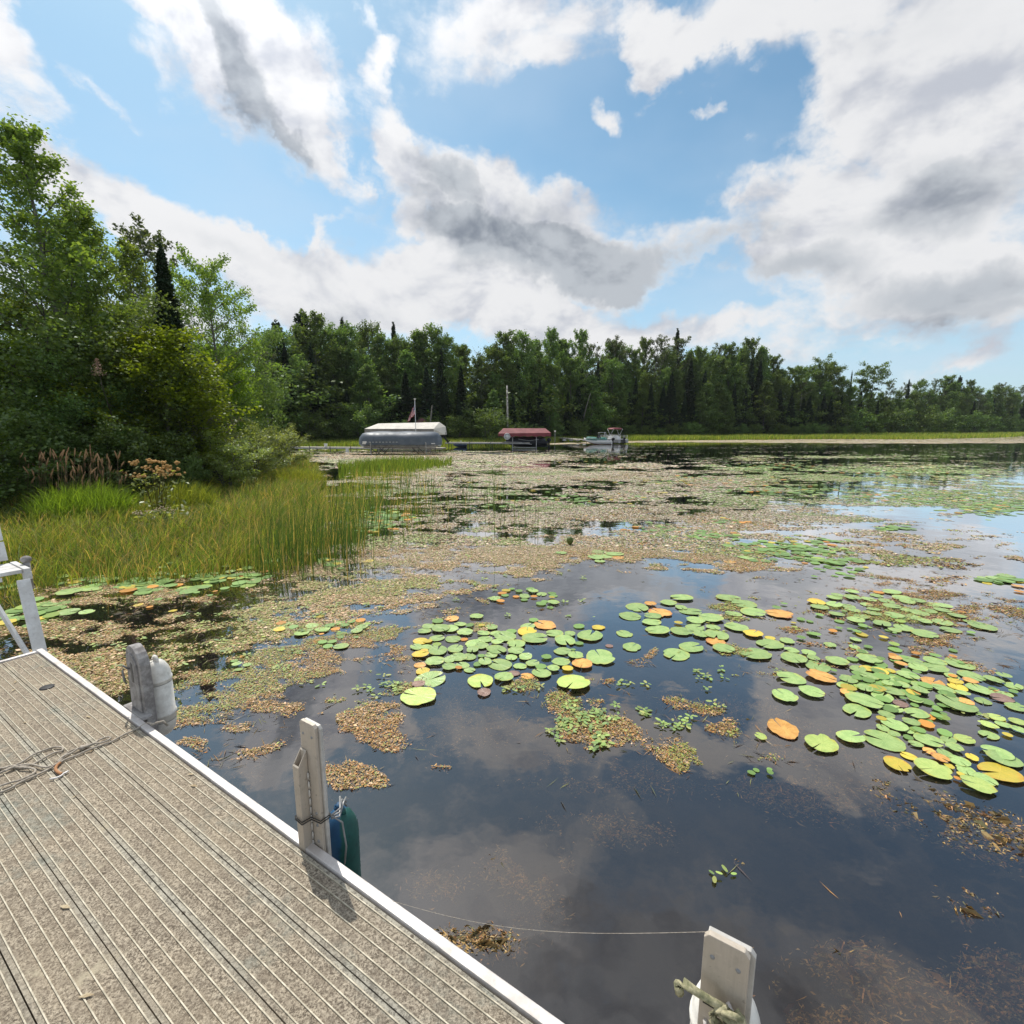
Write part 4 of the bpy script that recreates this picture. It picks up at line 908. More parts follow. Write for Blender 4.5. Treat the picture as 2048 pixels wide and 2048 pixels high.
def make_tree(seed, H, R, base, n_leaf, leaf, profile, n_limb=34, rise=.55, mat='aspen', bark='bark_grey', trunk_r=.13, lean=0.0, clump=.16, nsub=6, stems=1, flat=.5, elong=1.5, droopy=0.0, gap=0.0):
    rs = np.random.RandomState(seed); wood = []; tips = []; tipd = []; wts = []
    for st in range(stems):
        ph = rs.uniform(0, 6.28); sp = 0 if stems == 1 else R * .45
        tt = np.linspace(0, 1, 9); 
        tx = np.cumsum(rs.normal(0, .012 * H, 9)) * .6 + lean * H * tt ** 1.5 + sp * np.cos(ph) * tt; ty = np.cumsum(rs.normal(0, .012 * H, 9)) * .6 + sp * np.sin(ph) * tt
        tx[0] = ty[0] = 0; hz = H * (1 if st == 0 else rs.uniform(.7, .97))
        T = np.stack([tx, ty, tt * hz * .96 - (.3 * (tt == 0))], 1); wood.append(tube_np(T, trunk_r / stems ** .5 * (1.02 - tt) ** .8 + .008, 7))
        for i in range(n_limb // stems):
            s_ = base + (1 - base) * (i + rs.uniform(0, 1)) / (n_limb // stems); s_ = min(s_, .985)
            c0 = np.array([np.interp(s_, tt, T[:, k]) for k in range(3)])
            rel = (s_ - base) / (1 - base); L = R * profile(rel) * rs.uniform(.72, 1.15)
            if gap and rs.rand() < gap: L *= .45
            a = i * 2.4 + rs.uniform(-.5, .5) + ph; up = rise * rs.uniform(.6, 1.3) * (.5 + .9 * rel)
            u = np.linspace(0, 1, 5)[:, None]; dr = np.array([np.cos(a), np.sin(a), 0])
            Bp = c0 + dr * L * u + np.array([0, 0, 1]) * (up * L * u - droopy * L * u ** 2) + rs.normal(0, .03 * L, (5, 3)) * u
            wood.append(tube_np(Bp, (trunk_r * .32 * (1 - s_ * .6)) * (1 - .85 * u[:, 0]) + .004, 4))
            for j in range(nsub):
                q0 = .25 + .75 * (j + rs.rand()) / nsub; p0 = np.array([np.interp(q0, u[:, 0], Bp[:, k]) for k in range(3)])
                d2 = dr * rs.uniform(.2, .9) + np.array([-dr[1], dr[0], 0]) * rs.choice([-1, 1]) * rs.uniform(.3, 1) + np.array([0, 0, rs.uniform(-.1, .7) - droopy])
                d2 /= np.linalg.norm(d2); L2 = L * rs.uniform(.18, .42) * (1.1 - .5 * q0)
                Q = p0 + d2 * L2 * np.linspace(0, 1, 3)[:, None]
                wood.append(tube_np(Q, [.012, .008, .003], 3))
                tips.append((p0, p0 + d2 * L2)); wts.append(L2 + .12 * R)
            tips.append((Bp[3], Bp[4])); wts.append(.2 * R)
        tips.append((T[-2], T[-1] + np.array([0, 0, .04 * H]))); wts.append(.25 * R)
    wts = np.array(wts); wts /= wts.sum(); A = np.array([t[0] for t in tips]); B = np.array([t[1] for t in tips])
    idx = rs.choice(len(tips), n_leaf, p=wts); s_ = rs.beta(1.6, 1.1, n_leaf)[:, None] * 1.1
    P = A[idx] + (B[idx] - A[idx]) * s_ + rs.normal(0, 1, (n_leaf, 3)) * clump * R * np.array([.42, .42, .30])
    P = P[P[:, 2] > .02]
    V, Fc = leaf_quads(P, rs, leaf, elong, flat)
    wv, wf = join(wood)
    return np_mesh('trunk', wv, wf, M[bark], smooth=True), np_mesh('crown', V, Fc, M[mat])
def make_spruce(seed, H, R, n_leaf, leaf, mat='spruce', base=.06, droop=.25, dens=11, irregular=.2, power=1.0):
    rs = np.random.RandomState(seed); wood = []; P = []; AX = []
    tt = np.linspace(0, 1, 6); wood.append(tube_np(np.stack([0 * tt, 0 * tt, tt * H - .3 * (tt == 0)], 1), .012 * H * (1.02 - tt) + .01, 6))
    nb = int(H * dens)
    per = max(4, n_leaf // nb)
    for i in range(nb):
        s_ = base + (.99 - base) * i / nb; L = R * ((1 - s_) ** power * 1.02 + .02) * rs.uniform(1 - irregular, 1 + irregular * .6); a = i * 2.4 + rs.uniform(-.3, .3)
        dr = np.array([np.cos(a), np.sin(a), 0]); c0 = np.array([0, 0, s_ * H]); u = np.linspace(0, 1, 4)[:, None]
        Bp = c0 + dr * L * u + np.array([0, 0, 1.]) * L * (-droop * u * (1.6 - s_) + .22 * u ** 3)
        wood.append(tube_np(Bp, .025 * (1 - u[:, 0] * .8), 3))
        k = rs.beta(1.5, 1, per)[:, None]; w_ = rs.normal(0, .16, per)[:, None] * L * k
        q0 = c0 + dr * L * k + np.array([0, 0, 1.]) * L * (-droop * k * (1.6 - s_) + .22 * k ** 3) + np.array([-dr[1], dr[0], 0]) * w_ + rs.normal(0, .02 * R, (per, 3))
        q0[:, 2] -= np.abs(rs.normal(0, .07, per)) * R
        P.append(q0); AX.append(np.repeat(dr[None] + [[0, 0, -.35]], per, 0) + np.sign(w_) * np.array([[-dr[1], dr[0], 0]]) * .6)
    P.append(np.stack([rs.normal(0, .03 * R, 30), rs.normal(0, .03 * R, 30), H * rs.uniform(.95, 1.02, 30)], 1)); AX.append(np.tile([[0, 0, 1.]], (30, 1)))
    P = np.concatenate(P); AX = np.concatenate(AX)
    V, Fc = leaf_quads(P, rs, leaf, 2.3, 1.2, axis=AX)
    wv, wf = join(wood); return np_mesh('trunk', wv, wf, M['bark_dark'], smooth=True), np_mesh('crown', V, Fc, M[mat])
pr_oval = lambda r: (math.sin(math.pi * min(1, .12 + .86 * r)) ** .7) * .95 + .08
pr_cone = lambda r: .05 + .98 * (1 - r) ** .85
pr_top = lambda r: .55 + .45 * math.sin(math.pi * min(1, r)) if r > .1 else .4
pr_shrub = lambda r: .55 + .5 * math.sin(math.pi * (.25 + .7 * r))
PR = {}
def proto(key, H, fn): PR[key] = (H,) + fn
# near, leaf by leaf
proto('aspen1', 10.0, make_tree(1, 10, 2.9, .06, 25000, .098, pr_cone, 60, .85, 'aspen', 'bark_grey', .11, .03, .10, 7, elong=1.25))
proto('aspen2', 9.0, make_tree(2, 9, 2.9, .05, 19000, .115, pr_oval, 50, .6, 'aspen', 'bark_grey', .11, 0, .11, 7, elong=1.25))
proto('maple', 7.0, make_tree(3, 7, 2.9, .03, 19000, .145, pr_oval, 46, .35, 'maple', 'bark_grey', .10, .0, .20, 7, flat=1.2, elong=1.15))
proto('dense', 6.5, make_tree(4, 6.5, 2.8, .0, 22000, .115, pr_shrub, 46, .4, 'dark_leaf', 'bark_dark', .10, 0, .22, 7, stems=3, elong=1.3))
proto('shrub', 3.0, make_tree(5, 3.0, 1.5, .0, 8000, .125, pr_shrub, 36, .6, 'willow', 'bark_grey', .05, 0, .20, 6, stems=5, elong=2.2))
proto('twiggy', 3.6, make_tree(6, 3.6, 1.5, .0, 4500, .105, pr_shrub, 44, .8, 'twig', 'bark_grey', .06, 0, .17, 7, stems=6, elong=1.9))
proto('bush', 3.0, make_tree(7, 3.0, 1.7, .0, 10000, .12, pr_shrub, 32, .5, 'dark_leaf', 'bark_dark', .05, 0, .22, 6, stems=4, elong=1.3))
# far
proto('broad1', 15., make_tree(11, 15, 3.4, .16, 11500, .30, pr_oval, 52, .6, 'far_leaf', 'bark_grey', .17, .02, .20, 6))
proto('broad2', 16., make_tree(12, 16, 3.0, .28, 10500, .29, pr_oval, 46, .9, 'far_leaf', 'bark_grey', .17, -.02, .18, 6, gap=.2))
proto('broad3', 13., make_tree(13, 13, 3.6, .10, 11000, .30, pr_cone, 50, .5, 'far_leaf', 'bark_grey', .17, .0, .20, 6))
proto('sparse', 16., make_tree(14, 16, 2.6, .30, 4200, .28, pr_oval, 40, .9, 'far_pale', 'bark_birch', .14, .03, .16, 6, gap=.35))
proto('farbush', 4.0, make_tree(15, 4, 2.6, .0, 6500, .21, pr_shrub, 34, .5, 'far_leaf', 'bark_grey', .08, 0, .24, 5, stems=4))
proto('dead', 13., make_tree(16, 13, 1.7, .35, 60, .2, pr_oval, 34, 1.0, 'far_pale', 'bark_grey', .12, .02, .1, 4))
proto('umbrella', 15., make_tree(17, 15, 3.2, .66, 3600, .30, pr_top, 22, .5, 'far_leaf', 'bark_dark', .13, .03, .17, 6))
proto('spruce1', 12., make_spruce(21, 12, 2.1, 9000, .36))
proto('spruce2', 10., make_spruce(22, 10, 2.2, 8500, .36, irregular=.35))
proto('spruce3', 15., make_spruce(23, 15, 1.6, 6500, .34, irregular=.4, power=.8))
proto('pine', 16., make_spruce(24, 16, 3.0, 7000, .42, base=.35, droop=-.25, dens=5, irregular=.45, power=.55))
KIND = {'aspen1': 'aspen', 'aspen2': 'aspen', 'maple': 'maple', 'dense': 'alder', 'shrub': 'shrub', 'twiggy': 'shrub', 'bush': 'shrub', 'broad1': 'broadleaf_tree', 'broad2': 'broadleaf_tree',
        'broad3': 'broadleaf_tree', 'sparse': 'birch_tree', 'farbush': 'shrub', 'dead': 'dead_tree', 'umbrella': 'broadleaf_tree', 'spruce1': 'spruce_tree', 'spruce2': 'spruce_tree', 'spruce3': 'spruce_tree', 'pine': 'pine_tree'}
NF = {}
def put(key, x, y, height, label, cat, group=None, rz=None, wide=1.0, z=None, tilt=0.0):
    H, tm, cm = PR[key]; s_ = height / H
    rz = random.uniform(0, 6.28) if rz is None else rz
    e_ = empty(KIND[key], (x, y, (gz1(x, y) if z is None else z) - .05), rz, label, cat, group)
    e_.rotation_euler = (0, tilt, rz); e_.scale = (s_ * wide, s_ * wide, s_)
    for nm, me in (('trunk', tm), ('crown', cm)):
        o = bpy.data.objects.new(nm, me); COL.objects.link(o); o.parent = e_
    return e_
def tree_at(key, u, Y, vtop, label, cat, group=None, wide=1.0, **kw):
    x, y, zt = at_depth(u, Y, vtop); g_ = gz1(x, y)
    return put(key, x, y, max(.6, zt - g_), label, cat, group, wide=wide, **kw)
random.seed(5)
# the near left bank, back to front
NT_ = [('aspen1', 28, 15.5, 222, 'tallest airy aspen leaning up at the left edge of the photo', 1.0, 3.4),
       ('aspen1', -130, 15, 330, 'aspen with a broad crown cut by the left edge of the photo', .9, None),
       ('aspen1', 158, 16.5, 372, 'slender aspen next right of the tallest one on the left bank', .95, 1.0),
       ('aspen1', 222, 19.5, 440, 'bright aspen just left of the black spruce on the left bank', .85, None),
       ('sparse', 268, 27, 424, 'thin grey birch rising behind the black spruce on the left bank', .9, None),
       ('spruce1', 302, 16.0, 466, 'narrow black spruce between the two aspen crowns on the left bank', 1.0, None),
       ('aspen2', 384, 22, 503, 'rounded aspen right of the black spruce on the left bank', .80, 2.0),
       ('dense', 432, 27, 596, 'dark rounded tree at the right end of the left bank trees', .62, None),
       ('dense', 60, 14.5, 560, 'dark dense alder low on the far left bank', 1.1, None),
       ('dense', 190, 15.0, 600, 'dark dense alder in the middle of the left bank', 1.0, None),
       ('maple', 290, 14.8, 618, 'bright yellow green maple spreading in front of the black spruce', 1.0, None),
       ('maple', 20, 13.5, 640, 'yellow green maple low at the left edge of the photo', .9, None),
       ('maple', 398, 22.5, 650, 'yellow green maple lowest at the right end of the left bank trees', .75, None),
       ('dense', 130, 13.6, 700, 'low dark alder behind the tan seed heads', 1.0, None),
       ('dense', 300, 16.2, 745, 'low dark alder behind the grey twiggy shrub', 1.0, None),
       ('aspen1', 95, 22, 420, 'aspen half hidden behind the tallest one on the left bank', 1.0, None),
       ('bush', -60, 10.5, 800, 'dark bush at the left edge behind the bench', 1.1, None),
       ('bush', 110, 12.3, 812, 'dark bush right behind the tan seed heads', 1.0, None),
       ('bush', 240, 13.0, 815, 'dark bush left of the rust coloured flower heads', 1.0, None),
       ('bush', 345, 13.2, 870, 'small silvery dark bush under the rust coloured flower heads', .8, None),
       ('twiggy', 362, 16.0, 760, 'grey twiggy shrub at the middle of the left bank', 1.0, None),
       ('shrub', 420, 15.0, 830, 'pale willow shrub right of the grey twiggy shrub', 1.2, None),
       ('shrub', 478, 18.0, 808, 'pale willow shrub at the right end of the left bank', 1.15, None),
       ('shrub', 535, 24.0, 812, 'farthest pale willow shrub of the left bank beside the far dock', 1.1, None),
       ('twiggy', 405, 17.0, 790, 'grey twiggy shrub behind the pale willow shrubs', 1.0, None)]
for key, u, Y, vt, lab, wd, rz in NT_:
    tree_at(key, u, Y, vt, lab, 'shrub' if key in ('shrub', 'twiggy', 'bush') else 'tree', wide=wd, rz=rz)

# the far treeline: rows that follow the shore, tops follow the skyline seen in the photo
SHORE = [(430, 46), (520, 52), (600, 62), (690, 66), (860, 70), (960, 74), (1050, 84), (1180, 98), (1300, 104), (1420, 112), (1500, 116), (1600, 126), (1700, 143), (1760, 160), (1850, 190), (1932, 215), (2050, 260)]
SKY = [(430, 640), (490, 640), (510, 618), (540, 606), (575, 602), (620, 600), (680, 605), (740, 622), (780, 612), (830, 614), (862, 632), (885, 664), (925, 658), (950, 632), (1000, 629), (1050, 622), (1095, 634), (1130, 662),
       (1165, 646), (1195, 668), (1220, 644), (1280, 640), (1330, 648), (1380, 644), (1432, 642), (1452, 668), (1500, 690), (1530, 694), (1570, 686), (1600, 714), (1640, 722), (1680, 728), (1720, 727), (1790, 716), (1815, 718), (1850, 730), (1932, 730), (2050, 736)]
su, sy_s = zip(*SHORE); ku, kv = zip(*SKY)
def shore_Y(u): return float(np.interp(u, su, sy_s))
def sky_v(u): return float(np.interp(u, ku, kv))
random.seed(11)
SECT = [(0, 520, 'right beside the left bank trees'), (520, 610, 'under the tallest pine'), (610, 690, 'left of the covered boats'), (690, 760, 'behind the left half of the cream canopy'), (760, 840, 'behind the flag'), (840, 920, 'between the cream canopy and the bare birch trunk'),
        (920, 990, 'around the bare birch trunk'), (990, 1060, 'behind the maroon canopy'), (1060, 1120, 'above the far dock left of the speedboat'), (1120, 1190, 'behind the white and teal speedboat'), (1190, 1260, 'right of the moored boats'),
        (1260, 1340, 'below the pointed spruce top'), (1340, 1460, 'in the hump right of the pointed spruce top'), (1460, 1560, 'in the dip before the open crowned tree'), (1560, 1640, 'left of the lone umbrella shaped tree'), (1640, 1740, 'right of the lone umbrella shaped tree'), (1740, 1850, 'around the dark pine on the far right skyline'), (1850, 3000, 'at the far right end of the shore')]
def sect(u):
    for a, b, s_ in SECT:
        if a <= u < b: return s_
def far_tree(key, u, dY, vt, wide=1.0, lab=None, group_low=False, **kw):
    Y = shore_Y(u) + dY; s_ = sect(u)
    nm = {'broadleaf_tree': 'green broadleaf tree', 'birch_tree': 'pale sparse birch', 'spruce_tree': 'dark spruce', 'pine_tree': 'dark pine', 'shrub': 'pale green bush', 'dead_tree': 'bare dead tree', 'alder': 'dark alder'}[KIND[key]]
    pl_ = {'pale sparse birch': 'pale sparse birches', 'pale green bush': 'pale green bushes'}.get(nm, nm + 's')
    if group_low: return tree_at(key, u, Y, vt, f'shaded undergrowth bush deep in the wood {s_}', 'shrub', f'undergrowth bushes deep in the wood {s_}', wide)
    row = ('at the water side of' if dY < 5 else 'in the back of') if nm != 'pale green bush' else 'at the foot of'
    sz_ = 'tall ' if vt < sky_v(u) + 8 else ('low ' if vt > sky_v(u) + 60 else '')
    nm = sz_ + nm; row = 'front' if dY < 5 else 'rear'; lb = lab or f'{nm}, {row} row, {s_}'
    return tree_at(key, u, Y, vt, lb, 'shrub' if KIND[key] == 'shrub' else 'tree', None if lab else f'{sz_}{pl_}, {row} row, {s_}', wide, **kw)
u = 440.0; k = 0
while u < 2040:                                             # skyline row
    sc_ = 929 / (shore_Y(u) + 9); key = random.choice(['broad1', 'broad2', 'broad1', 'broad3', 'broad2', 'sparse'])
    if key == 'sparse' and u < 900: key = 'broad1'
    far_tree(key, u, 9 + random.uniform(-2, 3), sky_v(u) + random.uniform(-8, 18), random.uniform(.62, .95)); u += sc_ * 2.6 * random.uniform(.7, 1.2); k += 1
u = 430.0
while u < 2040:                                             # back fill
    sc_ = 929 / (shore_Y(u) + 18); far_tree(random.choice(['broad1', 'broad2', 'broad3']), u, 19 + random.uniform(-3, 5), sky_v(u) + 22 + random.uniform(0, 20), 1.2); u += sc_ * 4.6 * random.uniform(.8, 1.2)
u = 455.0
while u < 2040:                                             # middle row, lower
    sc_ = 929 / (shore_Y(u) + 4); vs_ = sky_v(u); mid = vs_ + (805 - vs_) * random.uniform(.16, .40)
    far_tree(random.choice(['broad3', 'spruce1', 'broad2', 'broad1', 'spruce1', 'sparse']), u, 4.8 + random.uniform(-1, 1.6), mid, random.uniform(.8, 1.05)); u += sc_ * 2.7 * random.uniform(.7, 1.25)
u = 600.0
while u < 1600:                                             # front spruces
    sc_ = 929 / (shore_Y(u) + 1); vs_ = sky_v(u); fr_ = vs_ + (805 - vs_) * random.uniform(.35, .72)
    far_tree(random.choice(['spruce1', 'spruce2', 'spruce2', 'broad3', 'spruce1']), u, 1.6 + random.uniform(-1, 1), fr_, random.uniform(.9, 1.3)); u += sc_ * 2.4 * random.uniform(.6, 1.3)
u = 575.0
while u < 1960:                                             # bushes at the foot
    sc_ = 929 / shore_Y(u); hb = random.uniform(1.4, 3.2) if (u < 700 or 850 < u < 950) else random.uniform(.8, 2.0)
    far_tree('farbush', u, -1.2 + random.uniform(-.8, 1), 818 - hb * sc_, random.uniform(.9, 1.3)); u += sc_ * 2.6 * random.uniform(.8, 1.6)
u = 470.0
while u < 2040:                                             # understory deep in the wood
    for dY_ in (8, 15, 26):
        g_ = 929 / (shore_Y(u) + dY_); far_tree('farbush', u + random.uniform(-8, 8), dY_, 815 - random.uniform(4.5, 7.0) * g_, 1.3, group_low=True)
    u += 929 / shore_Y(u) * 5.2 * random.uniform(.8, 1.2)
# notable ones
far_tree('pine', 568, 12, 586, 1.0, 'tall ragged dark pine standing highest at the left of the far treeline')
far_tree('pine', 520, 9, 606, .9, 'ragged dark pine left of the tallest pine in the far treeline')
far_tree('spruce3', 742, 13, 610, 1.1, 'small pointed spruce top above the treeline behind the cream canopy')
far_tree('spruce3', 645, 13, 600, 1.2, 'narrow spruce right of the tallest pine in the far treeline')
far_tree('spruce3', 1279, 12, 622, 1.1, 'pointed spruce top standing out above the middle right treeline')
far_tree('spruce3', 936, 12, 646, 1.0, 'thin pointed spruce in the skyline gap left of the maroon canopy')
far_tree('umbrella', 1650, 4, 690, 1.15, 'lone umbrella shaped tree standing out against the sky on the right', rz=0.5)
far_tree('umbrella', 1566, 8, 680, 1.0, 'open crowned tree left of the lone umbrella shaped tree', rz=2.5)
far_tree('spruce3', 1608, 6, 700, .5, 'very thin spire spruce just left of the lone umbrella shaped tree')
far_tree('spruce3', 1716, 10, 716, .9, 'thin spruce right of the lone umbrella shaped tree')
far_tree('pine', 1812, 10, 710, .7, 'dark pointed pine sticking up on the far right skyline')
far_tree('broad2', 1788, 10, 710, 1.0, 'rounded broadleaf tree beside the dark pine on the far right skyline')
far_tree('dead', 905, 6, 655, 1.0, 'bare dead tree in the skyline gap right of the cream canopy')
far_tree('dead', 1130, 7, 650, 1.0, 'bare dead tree in the skyline above the white and teal speedboat')
far_tree('dead', 1232, 8, 634, 1.0, 'bare twiggy treetop right of the skyline gap above the middle shore')
far_tree('sparse', 1160, 9, 638, 1.0, 'sparse pale birch filling the skyline gap above the middle shore')
# white birch stub in front of the treeline
x, y, zt = at_depth(957, 72, 726); g0 = gz1(x, y)
sn = empty('birch_snag', (x, y, g0 - .1), 0, 'straight bare white birch trunk standing before the dark trees left of the maroon canopy', 'tree trunk')
mb = MB(); mb.tube([(0, 0, 0), (.03, 0, (zt - g0) * .5), (-.02, 0, zt - g0)], [.17, .13, .10], 8); mb.build('trunk', M['bark_birch'], sn)
x, y, zt = at_depth(812, 66, 765); sn = empty('birch_snag', (x, y, gz1(x, y) - .1), 0, 'short leaning pale birch trunk behind the flag', 'tree trunk')
mb = MB(); mb.tube([(-.3, 0, 0), (-.1, 0, 2.5), (.25, 0, zt)], [.12, .10, .07], 8); mb.build('trunk', M['bark_grey'], sn)
x, y, zt = at_depth(1108, 90, 742); sn = empty('birch_snag', (x, y, gz1(x, y) - .1), 0, 'leaning pale trunk above the white and teal speedboat', 'tree trunk')
mb = MB(); mb.tube([(-.9, 0, 0), (-.5, 0, zt * .5), (.1, 0, zt * .8), (.6, 0, zt)], [.12, .11, .09, .06], 8); mb.build('trunk', M['bark_grey'], sn)

# ---- grass blades (stuff)
def in_poly(X, Y, poly):
    ins = np.zeros(X.shape, bool)
    for i in range(len(poly)):
        x0, y0 = poly[i]; x1, y1 = poly[(i + 1) % len(poly)]
        ins ^= ((y0 > Y) != (y1 > Y)) & (X < (x1 - x0) * (Y - y0) / ((y1 - y0) or 1e-9) + x0)
    return ins
def blades(X, Y, Z, h, w_, rs, bend=.35, lean=.12, seg=3, wind=(0.25, 0.05)):
    n = len(X); a = rs.uniform(0, 6.28, n); dx_ = np.cos(a); dy_ = np.sin(a); fa = rs.uniform(0, 6.28, n); sx, sy = np.cos(fa), np.sin(fa)
    hh = h; ln_ = rs.normal(0, lean, n); bd = bend * rs.uniform(.2, 1.4, n)
    V = np.zeros((n, 2 * seg + 1, 3))
    for k in range(seg + 1):
        t = k / seg; off = hh * (ln_ * t + bd * t ** 2.2)
        px_ = X + dx_ * off + wind[0] * hh * t ** 2 * .4; py_ = Y + dy_ * off + wind[1] * hh * t ** 2; pz_ = Z + hh * (t - .35 * bd * t ** 3)
        ww = w_ * (1 - .75 * t) / 2
        if k < seg:
            V[:, 2 * k] = np.stack([px_ - sx * ww, py_ - sy * ww, pz_], 1); V[:, 2 * k + 1] = np.stack([px_ + sx * ww, py_ + sy * ww, pz_], 1)
        else: V[:, 2 * k] = np.stack([px_, py_, pz_], 1)
    tri = []
    for k in range(seg - 1): tri += [(2 * k, 2 * k + 1, 2 * k + 3), (2 * k, 2 * k + 3, 2 * k + 2)]
    tri.append((2 * seg - 2, 2 * seg - 1, 2 * seg)); tri = np.array(tri)
    Fc = (np.arange(n)[:, None, None] * (2 * seg + 1) + tri[None]).reshape(-1, 3)
    return V.reshape(-1, 3), Fc, 2 * seg + 1
def pick(rs, n, pal, p=None): return np.array(pal)[rs.choice(len(pal), n, p=p)] * rs.uniform(.75, 1.25, (n, 1))
G_GREEN, G_YEL, G_TAN, G_OLV, G_DK = (.105, .175, .04), (.25, .30, .055), (.44, .31, .14), (.18, .21, .055), (.045, .09, .032)
NEARG = [(-14, 4.2), (-7.3, 4.9), (-6.0, 6.0), (-4.9, 6.35), (-4.1, 6.6), (-3.6, 7.2), (-3.5, 8.2), (-3.9, 9.6), (-4.5, 11.5), (-5.3, 13.5), (-6.4, 16), (-7.6, 19), (-8.7, 22), (-9.8, 25), (-11.5, 27.5), (-12.3, 30), (-16, 36), (-20, 36), (-20, 4)]
rs = np.random.RandomState(7); n = 330000
X = rs.uniform(-17, -2.5, n); Y = 4.3 + (37 - 4.3) * rs.rand(n) ** 1.7
ins = in_poly(X, Y, NEARG); X, Y = X[ins], Y[ins]; sd_ = signed_dist(X, Y)
dcam = np.hypot(X, Y); back = (X / np.maximum(Y, .1) < -1.15)
keep = ~back & (rs.rand(len(X)) < np.clip(.25 + (sd_ + .9) * .55, .12, 1) * np.clip(1.15 - sd_ * .10, .12, 1) * np.clip(vnoise(X, Y, .6, 9) * 2.2 - .42, 0.04, .8)); X, Y, sd_, dcam = X[keep], Y[keep], sd_[keep], dcam[keep]
n = len(X); Zg = np.maximum(ground_z(X, Y), -.05); tuft = vnoise(X, Y, 1.5, 5)
edge_ = np.clip((-3.4 - X + (Y - 7) * -.25) / 1.2 + vnoise(X, Y, .5, 8) * .8, .15, 1)
hh = (.24 + .50 * tuft) * np.where(sd_ < 2.6, 1.0, .62) * (.6 + .4 * edge_) * rs.uniform(.45, 1.3, n); hh = np.clip(hh, .16, 1.1)
cols = pick(rs, n, [G_GREEN, G_OLV, G_YEL, G_TAN], [.34, .24, .17, .25])
yl = (vnoise(X, Y, 2.2, 21) > .58) & (rs.rand(n) < .5); cols[yl] = pick(rs, yl.sum(), [G_YEL, (.26, .25, .05), G_OLV])
V, Fc, kk = blades(X, Y, Zg, hh, .005 + dcam * .0007, rs, .6, .30)
go = np_obj('marsh_grass', np_mesh('marsh_grass', V, Fc, M['grass'], np.repeat(cols, kk, 0)), label='tall yellow green sedge and grass along the near left bank', cat='grass', kind='stuff')
print('grass', n)
# bright fresh tussocks
def tussock(u, v, r, n, h, pal, lab, name='grass_tussock'):
    cx, cy = at(u, v, .1); rs = np.random.RandomState(int(u)); a = rs.uniform(0, 6.28, n); q_ = r * np.sqrt(rs.rand(n))
    X = cx + q_ * np.cos(a); Y = cy + q_ * np.sin(a) * .8; V, Fc, kk = blades(X, Y, np.maximum(ground_z(X, Y), 0), h * rs.uniform(.6, 1.2, n) * (1 - .35 * (q_ / r) ** 2), np.full(n, .016), rs, .45, .2)
    np_obj(name, np_mesh(name, V, Fc, M['grass'], np.repeat(pick(rs, n, pal), kk, 0)), label=lab, cat='grass', kind='stuff')
tussock(160, 985, .95, 2600, .85, [(.17, .26, .03), (.22, .31, .04), (.13, .21, .03)], 'bright lime tussock of broad grass in front of the tan seed heads')
tussock(345, 965, .8, 1500, .75, [(.24, .27, .04), (.28, .29, .05), (.16, .21, .04)], 'bright yellow green tussock under the rust coloured flowers')
tussock(560, 915, 1.0, 1600, .85, [(.26, .28, .04), (.3, .29, .06), (.18, .22, .04)], 'yellow tussock at the right end of the left bank')
# bulrushes standing in the water
rs = np.random.RandomState(31); PX = []
for (u, v, du, dv, m) in ((600, 1035, 75, 40, 260), (650, 1045, 35, 45, 150), (560, 1065, 60, 22, 160), (690, 1000, 60, 40, 140), (800, 980, 90, 40, 60), (880, 930, 60, 50, 40), (930, 960, 30, 60, 26), (500, 1075, 40, 18, 60), (740, 930, 90, 24, 120), (690, 960, 50, 40, 90), (780, 925, 60, 25, 90), (985, 1000, 50, 30, 8)):
    for _ in range(m):
        uu, vv = rs.normal(u, du * .55), rs.normal(v, dv * .5); PX.append(at(uu, max(vv, 868), 0))
PX = np.array(PX); n = len(PX)
hh = rs.uniform(.45, 1.15, n) * np.where(PX[:, 1] > 12, .7, 1); V, Fc, kk = blades(PX[:, 0], PX[:, 1], np.full(n, -.15), hh + .15, .006 + .00075 * PX[:, 1], rs, .10, .10, wind=(.12, 0))
np_obj('bulrushes', np_mesh('bulrushes', V, Fc, M['grass'], np.repeat(pick(rs, n, [G_DK, (.06, .11, .035), (.10, .15, .04), G_TAN], [.3, .3, .28, .12]), kk, 0)), label='dark green bulrush stalks standing in the water off the left bank', cat='reeds', kind='stuff')
rs = np.random.RandomState(32); PX = []
for (u, v, du, dv, m) in ((630, 975, 62, 40, 1000), (670, 930, 60, 22, 800), (590, 1030, 55, 30, 600), (720, 900, 60, 8, 300), (520, 1075, 60, 14, 300), (780, 960, 60, 40, 200)):
    for _ in range(m): PX.append(at(rs.normal(u, du * .5), max(rs.normal(v, dv * .5), 872), 0))
PX = np.array(PX); n = len(PX); V, Fc, kk = blades(PX[:, 0], PX[:, 1], np.full(n, -.08), rs.uniform(.15, .55, n), .005 + .0007 * PX[:, 1], rs, .35, .2)
np_obj('edge_sedge', np_mesh('edge_sedge', V, Fc, M['grass'], np.repeat(pick(rs, n, [G_GREEN, G_OLV, G_YEL, G_TAN]), kk, 0)), label='thin yellow green sedge straggling into the water off the left bank', cat='grass', kind='stuff')
